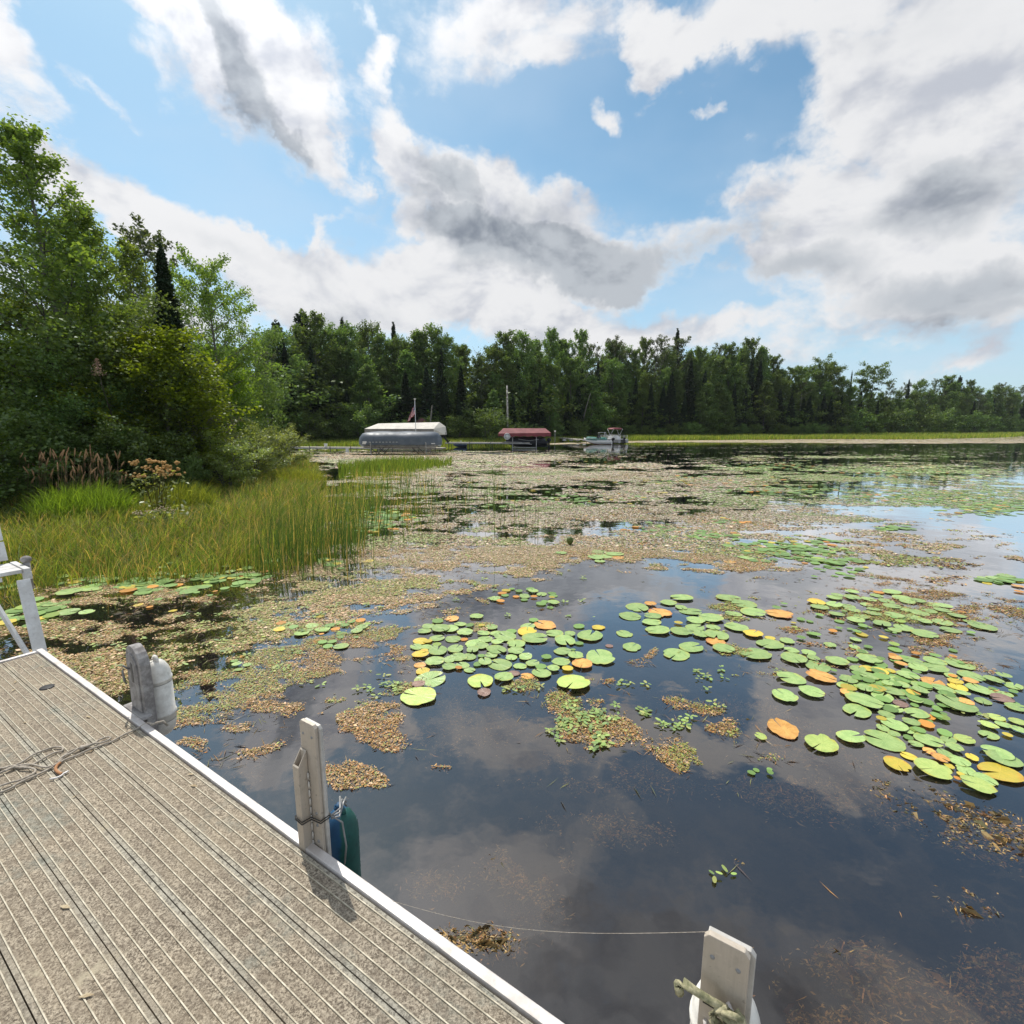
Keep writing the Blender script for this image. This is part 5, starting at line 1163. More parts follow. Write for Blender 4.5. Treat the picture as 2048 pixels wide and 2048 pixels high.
# low reed spit behind
rs = np.random.RandomState(33); n = 5200; uu = np.clip(rs.normal(745, 52, n), 640, 850); vv = 886 + rs.normal(size=n) * 6 * np.clip(1.2 - np.abs(uu - 745) / 110, .25, 1) - (uu - 668) * .05
P_ = np.array([at(a, b, 0) for a, b in zip(uu, vv)])
V, Fc, kk = blades(P_[:, 0], P_[:, 1], np.full(n, -.05), rs.uniform(.25, .65, n), np.full(n, .028), rs, .2, .12)
np_obj('reed_spit', np_mesh('reed_spit', V, Fc, M['grass'], np.repeat(pick(rs, n, [G_GREEN, (.10, .17, .03), G_YEL, G_OLV]), kk, 0)), label='low green reed spit reaching right from the left bank', cat='reeds', kind='stuff')
# far shore sedge
rs = np.random.RandomState(35); n = 70000; uu = rs.uniform(560, 2060, n); sh = np.interp(uu, su, sy_s)
X = np.array([at_depth(a, 1.0, 830)[0] for a in (560.0, 2060.0)]); X = np.interp(uu, [560, 2060], X)
back_ = rs.rand(n); Yf = sh * (1 - .0) - 2.5 + back_ * 3.5
wet = (uu > 1180); Yf[wet] = HC * F / (np.interp(uu[wet], [1180, 1300, 1500, 1700, 1850, 1950, 2060], [831, 830, 829, 828.5, 826, 822.5, 821]) - VH - (vnoise(uu[wet], uu[wet] * 0, 60, 44) - .5) * 3); k_ = rs.rand(wet.sum()) ** 1.4; Yf[wet] = Yf[wet] * (1 - k_) + sh[wet] * k_
lf_ = (uu < 860); Yf[lf_] = sh[lf_] - rs.rand(lf_.sum()) * 9
md = (uu > 860) & (uu < 1180); Yf[md] = sh[md] - rs.rand(md.sum()) * 6
Xf = X * Yf; Zf = np.maximum(ground_z(Xf, Yf), -.05); hh = rs.uniform(.35, 1.0, n) * np.where(wet, .6 + .9 * vnoise(Xf, Yf, 7, 46), .85)
V, Fc, kk = blades(Xf, Yf, Zf, hh, .0011 * Yf, rs, .25, .2, seg=2)
np_obj('shore_sedge', np_mesh('shore_sedge', V, Fc, M['grass'], np.repeat(pick(rs, n, [(.20, .28, .05), (.27, .33, .06), (.15, .22, .04), (.34, .33, .09)]), kk, 0)), label='belt of bright green sedge along the whole far shore', cat='sedge', kind='stuff')
# tan seed heads
def seed_heads():
    rs = np.random.RandomState(41); mbS, mbH = MB(), MB()
    for k in range(130):
        u = rs.normal(135, 42) if k < 95 else rs.uniform(30, 235); v0 = rs.uniform(955, 985)
        x, y = at(u, v0, .1); x0, y0, zt = at_depth(u + rs.normal(0, 4), y, rs.uniform(858, 912) if k < 95 else rs.uniform(850, 930)); z0 = gz1(x, y)
        b = Vector((x, y, z0)); t = Vector((x0, y0, zt)); m = b.lerp(t, .6) + Vector((rs.normal(0, .02), 0, 0)); tip = t + Vector((rs.normal(0.0, .06), 0, .02))
        mbS.tube([b, m, t], .0035, 3, cap=False); L = rs.uniform(.12, .22); d = (t - m).normalized()
        d = (d + Vector((rs.normal(0, .25), rs.normal(0, .2), -abs(rs.normal(0, .15))))).normalized()
        mbH.tube([t - d * .01, t + d * L * .35, t + d * L * .75, t + d * L], [.005, rs.uniform(.012, .02), .012, .003], 5)
    m1 = simple_mat('dry_straw', (.20, .15, .085), (.12, .09, .05), 30, .9); m2 = simple_mat('tan_seed_fluff', (.40, .25, .13), (.27, .15, .075), 50, .95)
    o = np.array
    ob_ = mbS.build('seed_grass', m1); b0 = len(mbS.v)
    ob_2 = mbH.build('seed_grass_heads', m2)
    tag(ob_, 'dry straw stems of the seed grass before the dark bushes on the left', 'grass', None, 'stuff'); tag(ob_2, 'tan and rusty seed heads above the lime tussock on the left bank', 'grass', None, 'stuff')
seed_heads()
# flowering plants with rust coloured heads
def flower_plant(u, v, vt, n, spread, mat, lab, hs=.035):
    x, y = at(u, v, .1); zt = at_depth(u, y, vt)[2]; z0 = gz1(x, y); e_ = empty('flowering_plant', (x, y, z0), 0, lab, 'plant')
    rs = np.random.RandomState(int(u) + 3); ms, mh = MB(), MB(); H = zt - z0
    for k in range(n):
        dx_, dy_ = rs.normal(0, spread), rs.normal(0, spread * .6); h = H * rs.uniform(.72, 1.0)
        ms.tube([(dx_ * .15, dy_ * .15, 0), (dx_ * .5, dy_ * .5, h * .6), (dx_, dy_, h)], .004, 4, cap=False)
        for j in range(9): mh.ell((dx_ + rs.normal(0, .035), dy_ + rs.normal(0, .035), h + rs.normal(0, .02)), (hs * rs.uniform(.3, .6), hs * .45, hs * .35), 6, 4)
    P = np.stack([rs.normal(0, spread, 260), rs.normal(0, spread * .7, 260), rs.uniform(.05, .85, 260) * H], 1); V, Fc = leaf_quads(P, rs, .10, 2.2, .6)
    ms.build('stem', simple_mat('brown_stem', (.09, .07, .03), None, 20, .9), e_); mh.build('flower_head', mat, e_); np_obj('foliage', np_mesh('foliage', V, Fc, M['willow']), e_)
flower_plant(300, 985, 868, 24, .30, M['rust_flower'], 'tall plant with rust orange flower clusters in the middle of the left bank', .06)
flower_plant(240, 955, 885, 8, .16, M['rust_flower'], 'smaller plant with dull rust flower clusters left of the tall one', .04)
flower_plant(4, 975, 862, 4, .05, M['petal'], 'plant with a cream flower spike at the left edge of the photo', .05)
flower_plant(310, 1000, 958, 9, .22, M['petal'], 'low plant with flat cream flower heads in front of the yellow tussock', .03)
x, y, z = at_depth(184, 12.6, 690); pl = empty('flower_plume', (x, y, z - .25), 0, 'dry pinkish flower plume sticking out of the leaves on the left bank', 'flower')
rs = np.random.RandomState(2); P = np.stack([rs.normal(0, .07, 240), rs.normal(0, .05, 240), rs.uniform(0, .42, 240)], 1); P[:, :2] *= (1.25 - P[:, 2:3] * 2.4); V, Fc = leaf_quads(P, rs, .035, 1.3, .4)
np_obj('petals', np_mesh('petals', V, Fc, simple_mat('dry_pink_petals', (.42, .30, .22), (.30, .18, .12), 30, .9)), pl)
mb = MB(); mb.tube([(0, .3, -1.2), (0, .05, -.2), (0, 0, .4)], [.012, .008, .003], 5); mb.build('stem', M['bark_dark'], pl)

# ------------------------------------------------------------------ lily pads, each its own object
def pad_mesh(seed, key):
    rs = np.random.RandomState(seed); n = 26; gap = rs.uniform(.03, .09) if seed % 3 else .16; cup = rs.uniform(.0, .05)
    a = np.linspace(gap, 2 * math.pi - gap, n); e = 1 + .025 * np.sin(a * rs.randint(3, 6) + rs.rand() * 6) + .012 * rs.normal(size=n)
    ax = rs.uniform(.84, .97)
    if key in 'or': e += .03 * rs.normal(size=n)
    for _t in range(seed % 3): i_ = rs.randint(3, n - 4); e[i_] *= rs.uniform(.72, .93); e[i_ + 1] *= .95
    if gap < .2: e[0] *= .97; e[-1] *= .97
    V = [(0.03, 0, 0)]
    for f_, z in ((.5, .004), (.86, .0), (1.0, .012)):
        for k in range(n):
            zz = z + cup * f_ ** 3 * (.3 + .7 * math.sin(a[k] * 2 + seed)) * (1 if f_ == 1 else .5)
            if f_ == 1.0 and k in (0, 1, n - 1, n - 2): zz += .05 + .05 * (seed % 2)       # lips at the slit turn up a little
            V.append((e[k] * f_ * math.cos(a[k]), e[k] * f_ * math.sin(a[k]) * ax, zz))
    mb = MB(); mb.add(V, [(0, 1 + k, 2 + k) for k in range(n - 1)] + [(1 + r * n + k, 1 + (r + 1) * n + k, 2 + (r + 1) * n + k, 2 + r * n + k) for r in range(2) for k in range(n - 1)], 0, True)
    me = mb.mesh('lily_pad', PM[key])
    return me
PADS = {k: [pad_mesh(i + 10 * j, k) for i in range(5)] for j, k in enumerate('glyor')}
CL = {
 'central': (700, 1150, 3.22, """815,265,90,g 660,280,90,o 565,293,75,g 505,330,85,g 480,358,90,g 585,345,120,g 710,313,80,g 770,325,60,g 645,345,110,g 740,368,105,g 912,333,85,g 848,322,45,y 560,403,100,g 665,408,105,g 455,422,100,y 500,425,60,y 735,410,50,o 430,460,90,g 490,458,80,g 560,440,60,l 565,487,135,g 480,482,60,y 455,511,112,y 450,577,80,o 470,617,98,y 545,558,125,g 640,540,90,g 765,523,100,g 680,475,110,g 700,525,120,g 640,590,95,g 725,578,95,g 770,608,76,g 700,598,50,o 870,410,100,g 805,440,130,g 850,455,90,g 860,372,85,g 940,372,80,g 1000,395,145,g 950,430,80,g 1070,443,130,g 943,480,138,g 910,515,80,g 845,518,50,g 870,558,95,g 965,573,160,g 1038,527,85,g 1068,490,108,g 1040,360,70,g 1140,362,135,y 1145,328,100,g 1182,288,65,g 1255,320,150,o 1190,405,170,g 1318,372,115,g 1385,420,150,g 1415,378,80,g 1545,388,180,g 1475,438,60,g 1368,488,110,g 1455,520,110,g 1437,478,35,g 1265,528,70,g 1130,528,88,g 1175,567,90,g 1095,582,90,g 1230,590,75,g 1233,632,130,g 1358,560,118,g 1310,602,80,g 1400,602,75,y 1495,572,140,o 1612,530,200,g 1142,646,88,o 992,659,128,g 840,678,180,l 515,670,205,g 442,781,232,l 1437,693,220,l 865,755,95,r 1670,452,50,r 440,705,90,r 1055,630,80,r 825,570,70,g 790,480,90,g 1600,335,85,y 1475,328,75,g"""),
 'upper central': (700, 1150, 3.22, """935,152,78,g 970,168,55,o 1005,98,60,y 980,115,60,o 1042,87,40,g 1088,103,55,g 998,128,50,g 1070,137,45,o 1125,135,75,g 1122,157,50,g 1180,103,75,g 1160,90,60,g 1235,120,75,g 1185,140,45,o 1302,113,60,g 1310,130,60,g 1230,183,70,g 1310,176,80,g 1255,167,50,g 1300,144,40,y 1290,205,50,g"""),
 'left': (500, 1100, 4.83, """300,706,100,o 350,725,160,g 285,770,120,y 420,742,100,g 500,800,160,g 600,730,130,g 560,765,120,g 700,765,150,g 770,725,110,g 825,757,90,o 870,700,110,g 980,690,90,g 1068,675,105,o 1080,742,125,g 1030,785,115,g 885,800,110,g 875,838,76,g 1025,840,55,g 660,870,105,o 690,813,50,o 700,893,100,g 795,885,95,g 755,928,105,g 880,925,150,g 670,640,90,y 920,725,80,g 830,690,100,g 1135,715,70,l"""),
 'middle right': (1200, 1150, 2.278, """372,102,105,g 312,125,75,g 168,145,108,g 230,132,58,o 137,185,100,g 240,187,80,g 273,170,110,o 412,163,105,g 370,146,60,g 235,213,88,g 263,250,115,g 372,256,103,g 435,207,85,g 432,237,88,g 505,195,112,g 357,218,40,y 515,240,70,g 112,265,78,g 460,270,80,g 533,273,125,g 527,303,90,o 563,335,100,g 145,327,88,g 347,358,130,g 415,328,112,g 585,102,115,g 657,132,115,g 608,175,80,g 697,170,115,g 818,176,125,o 622,236,110,g 698,267,95,y 775,283,50,y 775,312,130,g 853,298,72,g 708,355,152,g 873,340,72,g 950,356,72,g 883,380,120,g 972,380,62,g 993,413,125,g 1081,393,105,g 1048,316,60,g 832,703,150,o 732,735,55,l 712,883,30,g 690,898,38,g 772,883,28,g 775,901,35,g 1165,292,55,g 1160,325,55,g 1195,345,55,g 1222,326,42,g"""),
 'upper right': (1200, 1150, 2.278, """985,123,90,y 1000,147,85,g 1080,92,60,g 1068,102,70,g 1148,76,65,g 1150,102,80,g 1067,135,80,g 1225,110,70,g 1270,78,50,o 1328,77,85,g 1260,92,60,g 1375,103,95,g 1305,118,80,g 1400,118,80,g 1450,118,70,g 1510,132,80,g 1565,138,80,g 1215,132,60,g 1130,142,70,g 1150,157,70,g 1078,179,72,g 1167,205,86,g 1190,187,75,g 1240,172,80,g 1245,155,60,g 1330,142,80,g 1340,182,90,g 1395,158,60,g 1420,190,90,g 1455,172,90,g 1500,165,70,g 1560,160,80,g 1285,222,88,g 1385,240,98,g 1343,250,60,g 1480,210,70,g 1560,215,100,g 1597,248,100,g 1478,270,120,g 1625,187,85,g 1742,232,130,g 1690,210,70,g 1690,261,45,g 1648,165,45,o"""),
 'lower right': (1600, 1300, 4.3125, """325,97,195,g 453,77,95,g 595,78,220,g 535,10,80,g 820,67,125,o 965,90,185,g 870,122,110,o 1160,100,200,g 1165,150,235,g 1015,150,170,g 1380,113,255,g 1320,55,70,o 500,165,150,g 575,155,130,y 695,183,145,y 780,170,100,y 495,205,100,g 595,225,170,g 930,218,200,g 790,245,140,g 415,255,170,g 393,302,155,g 180,225,255,o 100,360,215,g -130,395,230,g -75,245,250,g 545,295,100,g 560,330,150,g 650,325,90,l 755,290,110,g 800,355,200,g 710,397,200,g 885,300,130,g 1050,300,180,g 985,358,110,o 1145,272,210,o 1040,350,150,g 910,265,80,g 1240,330,200,g 1310,220,130,g 1475,218,230,g 1340,265,140,y 1470,260,130,o 1360,312,180,y 1550,333,235,g 1670,255,170,g 1757,223,145,g 1665,325,80,g 1845,305,170,g 1755,375,160,g 1838,355,100,g 1740,415,200,r 1865,490,190,g 1850,450,100,g 400,360,130,o 550,435,320,g 493,520,260,g 800,497,180,g 870,460,140,r 995,430,130,g 990,468,80,g 1350,460,350,g 1430,440,150,o 1580,435,145,g 1405,372,130,g 1005,550,215,g 745,560,145,g 815,645,230,g 960,620,155,g 715,670,120,g 700,592,90,y 930,690,120,g 985,688,90,l 810,725,110,g 935,747,95,g 1000,805,130,g 1110,773,250,g 1280,765,150,g 1415,763,185,l 1330,840,155,g 435,750,245,g 725,777,350,g 185,808,295,l 840,980,245,y 940,908,145,y 1115,865,125,o 1210,937,155,o 1250,890,140,g 1375,955,190,g 1485,922,120,y 1150,1030,340,l 1390,1065,85,y 1355,1105,60,o 1430,1030,180,g 1600,1110,200,g 1535,1170,295,l 1725,1052,375,y 1675,845,85,o 1700,890,270,g 1760,940,320,g 1290,1000,90,y 1625,648,170,l 1630,725,185,g 1690,575,160,l 1740,595,80,y 1760,640,150,g 1880,618,160,l 1885,690,140,g 1790,728,90,y 1205,580,100,g"""),
 'bank': (0, 850, 1.932, """270,645,135,g 195,695,80,g 260,722,120,g 335,720,80,g 375,585,60,g 445,595,70,g 355,635,100,g 490,620,75,g 525,567,60,g 610,573,75,g 630,550,50,g 665,533,60,g 760,563,60,g 720,583,60,g 880,545,60,g 890,565,50,g 940,555,60,y 800,525,50,g 535,693,50,y 578,702,35,o 668,718,45,y 612,673,40,g 760,645,35,g 812,658,30,g 832,642,25,o 135,730,60,g 25,738,70,g 1050,525,80,g 905,910,35,g 915,925,50,g 955,927,45,g 922,945,45,g 938,895,30,o"""),
 'far': (900, 900, 3.22, """715,663,80,g 1082,692,85,o 1000,685,100,g 940,690,110,g 1060,670,120,g 960,655,100,g 965,713,80,g 1803,717,85,o 1905,693,110,g"""),
 'edge': (1200, 1150, 2.278, """1750,12,70,g 1765,35,50,y 1800,15,80,g 1880,15,90,g 1905,50,60,o 1910,75,50,o 1850,5,80,g"""),
}
WHERE = {'central': 'the big central cluster', 'upper central': 'the small cluster above the central one', 'left': 'the left cluster near the bulrushes',
 'middle right': 'the loose cluster right of centre', 'upper right': 'the dense upper right cluster', 'lower right': 'the big lower right cluster',
 'bank': 'the row along the left bank sedge', 'far': 'the thin weed far out', 'edge': 'the far right edge group'}
CN = {'g': 'green', 'l': 'lime green', 'y': 'yellow', 'o': 'orange', 'r': 'brown withered'}
UNIQ = {('middle right', 832, 703): 'big orange lily pad floating alone left of the large lime pad', ('lower right', 185, 808): 'large lime pad just right of the lone orange one',
 ('central', 442, 781): 'largest lime pad at the lower left tip of the central cluster', ('lower right', 1725, 1052): 'largest yellow lily pad at the right edge of the photo',
 ('central', 1437, 693): 'large round lime pad at the lower right of the central cluster', ('central', 1255, 320): 'large orange pad at the top right of the central cluster',
 ('lower right', 725, 777): 'large green pad with an upturned slit at the lower right cluster', ('middle right', 818, 176): 'long orange pad at the upper right of the loose cluster',
 ('central', 840, 678): 'round lime pad below the middle of the central cluster', ('lower right', 180, 225): 'curled orange pad at the left edge of the lower right cluster',
 ('lower right', 840, 980): 'yellow pad at the lower left end of the lower right cluster', ('lower right', 1535, 1170): 'lowest lime pad of the lower right cluster',
 ('middle right', 732, 735): 'tiny torn lime leaf left of the lone orange pad', ('middle right', 708, 355): 'largest green pad at the right end of the loose cluster'}
allp = []
for cl, (ox, oy, sc_, txt) in CL.items():
    for w_ in txt.split():
        a = w_.split(','); allp.append((float(a[2]) / sc_ * .94336, cl, float(a[0]), float(a[1]), (ox + float(a[0]) / sc_) * .94336, (oy + float(a[1]) / sc_) * .94336, a[3]))
allp.sort(reverse=True)
BB = {c: (min(p[2] for p in allp if p[1] == c), max(p[2] for p in allp if p[1] == c) + 1, min(p[3] for p in allp if p[1] == c), max(p[3] for p in allp if p[1] == c) + 1) for c in CL}
rsp = random.Random(3); rest = []
print('pads', len(allp))
for i, (wpx, cl, rx, ry, u, v, c) in enumerate(allp):
    x, y = at(u, v, .012); x_, yy, _ = ray(u, v); s_ = y / yy; r = wpx / F * s_ / 2 / (1 + (x_ / yy) ** 2) ** .28 * (.8 if cl == 'bank' else 1)
    r *= 1.02; zo = .006 + .016 * rsp.random()
    if i >= 298: rest.append((x, y, r, c, zo)); continue
    o = bpy.data.objects.new('lily_pad', rsp.choice(PADS[c])); COL.objects.link(o); o.location = (x, y, zo); o.scale = (r, r, r * .38)
    o.rotation_euler = (rsp.gauss(0, .032), rsp.gauss(0, .032), rsp.uniform(0, 6.28))
    key = (cl, int(rx), int(ry))
    if key in UNIQ: tag(o, UNIQ[key], 'lily pad')
    else:
        bb = BB[cl]; fx_, fy_ = (rx - bb[0]) / (bb[1] - bb[0]), (ry - bb[2]) / (bb[3] - bb[2])
        pos = ('upper ', 'middle ', 'lower ')[min(2, int(fy_ * 3))] + ('far left', 'left', 'centre', 'right', 'far right')[min(4, int(fx_ * 5))]
        size = 'large' if r > .115 else ('small' if r < .065 else 'medium sized')
        tag(o, f'{size} {CN[c]} lily pad, {pos} of {WHERE[cl]}', 'lily pad', f'{size} {CN[c]} lily pads, {pos} of {WHERE[cl]}')
# the smallest pads, and the far-off ones, as one object
PALP = {'g': (.20, .34, .09), 'l': (.29, .41, .08), 'y': (.55, .44, .06), 'o': (.62, .28, .05), 'r': (.25, .15, .12)}
def discs(X, Y, Z, R, rs, n=7, tilt=.02, ax=(.8, 1.0), gapf=True):
    m = len(X); a0 = rs.uniform(0, 6.28, m); a = a0[:, None] + np.linspace(.12, 2 * np.pi - .12, n)[None]
    rr = R[:, None] * rs.uniform(.93, 1.07, (m, n)); fl = rs.uniform(ax[0], ax[1], m)[:, None]; th = rs.uniform(0, 3.14, m)[:, None]
    x = rr * np.cos(a); y = rr * np.sin(a) * fl; xr = x * np.cos(th) - y * np.sin(th); yr = x * np.sin(th) + y * np.cos(th)
    z = Z[:, None] + xr * rs.normal(0, tilt, m)[:, None] + yr * rs.normal(0, tilt, m)[:, None]
    return np.stack([X[:, None] + xr, Y[:, None] + yr, z], -1).reshape(-1, 3), np.arange(m * n).reshape(m, n)
rs = np.random.RandomState(51); LX, LY, LR, LC = [], [], [], []
for x, y, r, c, z in rest: LX.append(x); LY.append(y); LR.append(r); LC.append(PALP[c])
FARC = [(1130, 868, 90, 8, 60, .10), (1700, 890, 170, 14, 260, .12), (1450, 880, 110, 8, 160, .12), (1330, 905, 150, 10, 150, .11), (1480, 925, 160, 10, 160, .11), (1750, 935, 160, 16, 220, .11), (1880, 958, 80, 16, 120, .11), (1330, 1008, 60, 10, 30, .10),
        (1495, 1035, 110, 22, 120, .10), (1560, 1060, 60, 8, 26, .10), (1690, 996, 40, 6, 16, .10), (1370, 985, 40, 6, 20, .09), (700, 985, 60, 20, 90, .10), (740, 975, 50, 14, 50, .10), (640, 1060, 60, 8, 14, .09), (1240, 1000, 60, 10, 18, .08), (1050, 940, 180, 16, 90, .10), (1900, 1095, 30, 8, 22, .10),
        (250, 1105, 130, 18, 60, .10), (430, 1090, 90, 16, 50, .09), (60, 1150, 50, 30, 24, .11), (960, 905, 160, 10, 90, .10), (1600, 1075, 60, 20, 12, .07), (1540, 1170, 80, 30, 12, .05), (1720, 1250, 120, 40, 22, .055), (1640, 1180, 80, 20, 12, .05), (1650, 1290, 70, 30, 26, .06), (1740, 1330, 80, 40, 20, .05)]
for u, v, du, dv, m, r in FARC:
    for _ in range(int(m * 1.2)):
        uu, vv = rs.normal(u, du * .5), rs.normal(v, dv * .5)
        x, y = at(uu, max(vv, 838), 0); LX.append(x); LY.append(y); LR.append(r * rs.uniform(.45, 1.1)); LC.append(PALP[rs.choice(list('gggggggggggllyo'))])
LX, LY, LR, LC = map(np.array, (LX, LY, LR, LC)); m = len(LX)
V, Fc = discs(LX, LY, rs.uniform(.004, .02, m), LR, rs, 10)
np_obj('small_lily_pads', np_mesh('small_lily_pads', V, Fc, M['pondweed'], np.repeat(LC, 10, 0)), label='smallest and far off lily pads scattered over the lake', cat='lily pads', kind='stuff')
# closed bud
x, y = at(*[(900 + 772 / 3.22) * .94336, (900 + 612 / 3.22) * .94336], 0); e_ = empty('lily_bud', (x, y, 0), 0, 'round yellow green water lily bud standing out of the thin weed', 'flower')
mb = MB(); mb.lathe([(0, 0), (.02, .01), (.055, .05), (.062, .09), (.05, .13), (.02, .15), (0, .152)], n=14); mb.build('bud', simple_mat('bud_green', (.10, .13, .02), (.06, .09, .02), 20, .5), e_)
mb = MB(); mb.tube([(0, 0, .02), (.02, 0, -.4)], .008, 6); mb.build('stem', M['rope_old'], e_)

# ------------------------------------------------------------------ floating weed carpet (stuff)
BANDS = [  # screen-measured regions of cover: u, v, ru, rv, tilt, density, palette
    ]
TANP, TAN, OLV, GRN, RST, PUR, PINK = (.56, .44, .33), (.50, .36, .18), (.30, .30, .12), (.30, .42, .14), (.46, .24, .08), (.19, .13, .11), (.64, .56, .47)
pal = np.array([TANP, TAN, OLV, GRN, RST, PUR, PINK])
def unproject(X, Y):
    dz_ = -HC; yc = Y * cP - dz_ * sP; zc = -Y * sP - dz_ * cP      # depth, down
    return CPX + F * X / yc, CPX + F * zc / yc
REG = [  # u, v, ru, rv, tilt(deg), weight, mix (indices)
    (800, 866, 330, 17, 1, 1.3, 'p'), (1000, 862, 140, 8, 2, .9, 'p'), (1000, 905, 420, 40, 0, .95, 'p'), (1250, 950, 520, 60, 3, .85, 'p'), (1000, 985, 400, 60, 0, .8, 'p'), (1300, 880, 200, 10, 1, .5, 'p'),
    (1250, 1035, 280, 44, 2, 1.1, 'f'), (900, 1045, 280, 46, 0, 1.0, 'f'), (700, 1090, 230, 55, 0, .75, 'f'), (1550, 1010, 260, 30, 4, .7, 'f'), (1100, 1060, 120, 20, 0, .7, 't'), (1480, 1000, 500, 45, 3, .35, 't'),
    (1700, 900, 380, 26, 2, .75, 'g'), (1850, 940, 200, 30, 3, .8, 'g'), (1700, 868, 300, 8, 1, .35, 'g'), (1500, 925, 250, 14, 2, .6, 'g'),
    (1650, 1080, 420, 40, 6, .34, 'u'), (1800, 1180, 260, 80, 12, .48, 'u'), (1500, 1165, 180, 40, 5, .34, 'u'), (1560, 1230, 160, 30, 10, .30, 'u'), (1870, 1260, 120, 50, 10, .4, 'u'),
    (250, 1180, 330, 90, 5, .64, 'b'), (150, 1260, 260, 60, 10, .66, 'b'), (60, 1200, 120, 60, 0, .55, 'b'), (400, 1290, 120, 50, -5, .8, 'o'), (500, 1215, 170, 60, 0, .62, 't'), (650, 1145, 260, 50, 0, .70, 'f'), (480, 1300, 60, 40, 0, .7, 'o'),
    (420, 1350, 100, 22, -12, .8, 'o'), (560, 1240, 90, 30, -8, .85, 'o'), (650, 1210, 80, 22, -6, .6, 'o'), (700, 1215, 120, 30, -10, .5, 'o'), (740, 1255, 60, 22, -10, .7, 'o'), (725, 1305, 60, 20, -10, .75, 'o'), (710, 1362, 75, 36, 10, 1.0, 'o'), (660, 1458, 62, 26, 8, 1.2, 'o'),
    (660, 1345, 40, 30, 0, .6, 'o'), (440, 1400, 90, 16, -14, .8, 'o'), (385, 1408, 30, 9, -8, .9, 'o'), (800, 1435, 16, 6, -8, .9, 'o'), (600, 1300, 80, 20, -8, .4, 'o'), (940, 1100, 120, 14, 0, .5, 't'), (1040, 1130, 60, 14, 5, .5, 't'), (900, 1150, 70, 14, 4, .6, 't'),
    (1000, 1310, 60, 18, 5, .7, 'o'), (1180, 1310, 60, 10, 8, .5, 'o'), (1110, 1370, 90, 50, 15, 1.0, 'o'), (1220, 1420, 90, 20, 25, .9, 'o'), (1300, 1360, 55, 40, 10, 1.0, 'o'), (1370, 1410, 60, 22, 20, .8, 'o'), (1440, 1430, 60, 18, 15, .55, 'o'), (1250, 1440, 16, 14, 0, 1.1, 'o'),
    (1260, 1235, 70, 14, 8, .8, 'o'), (1220, 1380, 40, 12, 10, .8, 'o'), (1470, 1255, 90, 20, 12, .6, 'o'), (1420, 1285, 70, 14, 8, .5, 'o'), (1330, 1330, 60, 12, 5, .3, 'o'), (1540, 1200, 90, 30, 8, .5, 'o'), (1600, 1340, 60, 20, 0, .3, 'o')]
PMX = {'f': [.28, .10, .18, .14, .02, .02, .26], 'p': [.34, .14, .12, .10, .01, .05, .24], 't': [.26, .24, .20, .14, .04, .06, .06], 'g': [.14, .08, .22, .46, .01, .03, .06], 'u': [.10, .22, .16, .06, .06, .38, .02], 'b': [.20, .26, .24, .14, .05, .06, .05], 'o': [.12, .44, .16, .06, .16, .04, .02]}
def cover_at(X, Y):
    u, v = unproject(X, Y); best = np.zeros(len(X)); which = np.zeros(len(X), int)
    uu = u + (vnoise(X, Y, .7, 61, 5) - .5) * 190 * np.clip(6 / Y, .05, 1.2); vv = v + (vnoise(X, Y, .7, 62, 5) - .5) * 110 * np.clip(6 / Y, .05, 1.2)
    for i, (a, b, ru, rv, t, wt, p_) in enumerate(REG):
        c, s_ = math.cos(math.radians(t)), math.sin(math.radians(t)); du, dv = uu - a, vv - b
        d = ((du * c + dv * s_) / ru) ** 2 + ((-du * s_ + dv * c) / rv) ** 2
        w_ = wt * np.clip(1.35 - d, 0, 1); m = w_ > best; best[m] = w_[m]; which[m] = i
    return best, which, u, v
def stamp(Vs, Fs, Cs, X, Y, Z, L, Wd, C, rs, tilt=.15, ang=None):
    n = len(X); a = rs.uniform(0, 6.28, n) if ang is None else ang; c, s_ = np.cos(a), np.sin(a)
    q = np.array([(-.5, 0), (-.05, .5), (.5, .05), (.05, -.5)])[None] * np.ones((n, 1, 1)); q += rs.normal(0, .08, (n, 4, 2))
    x = q[:, :, 0] * L[:, None]; y = q[:, :, 1] * Wd[:, None]; xr = x * c[:, None] - y * s_[:, None]; yr = x * s_[:, None] + y * c[:, None]
    z = Z[:, None] + rs.normal(0, tilt, (n, 4)) * L[:, None] * .5
    V = np.stack([X[:, None] + xr, Y[:, None] + yr, z], -1).reshape(-1, 3)
    o = sum(len(v) for v in Vs); Vs.append(V); Fs.append(np.arange(4 * n).reshape(n, 4) + o); Cs.append(np.repeat(C, 4, 0))
Vs, Fs, Cs = [], [], []; rs = np.random.RandomState(71)
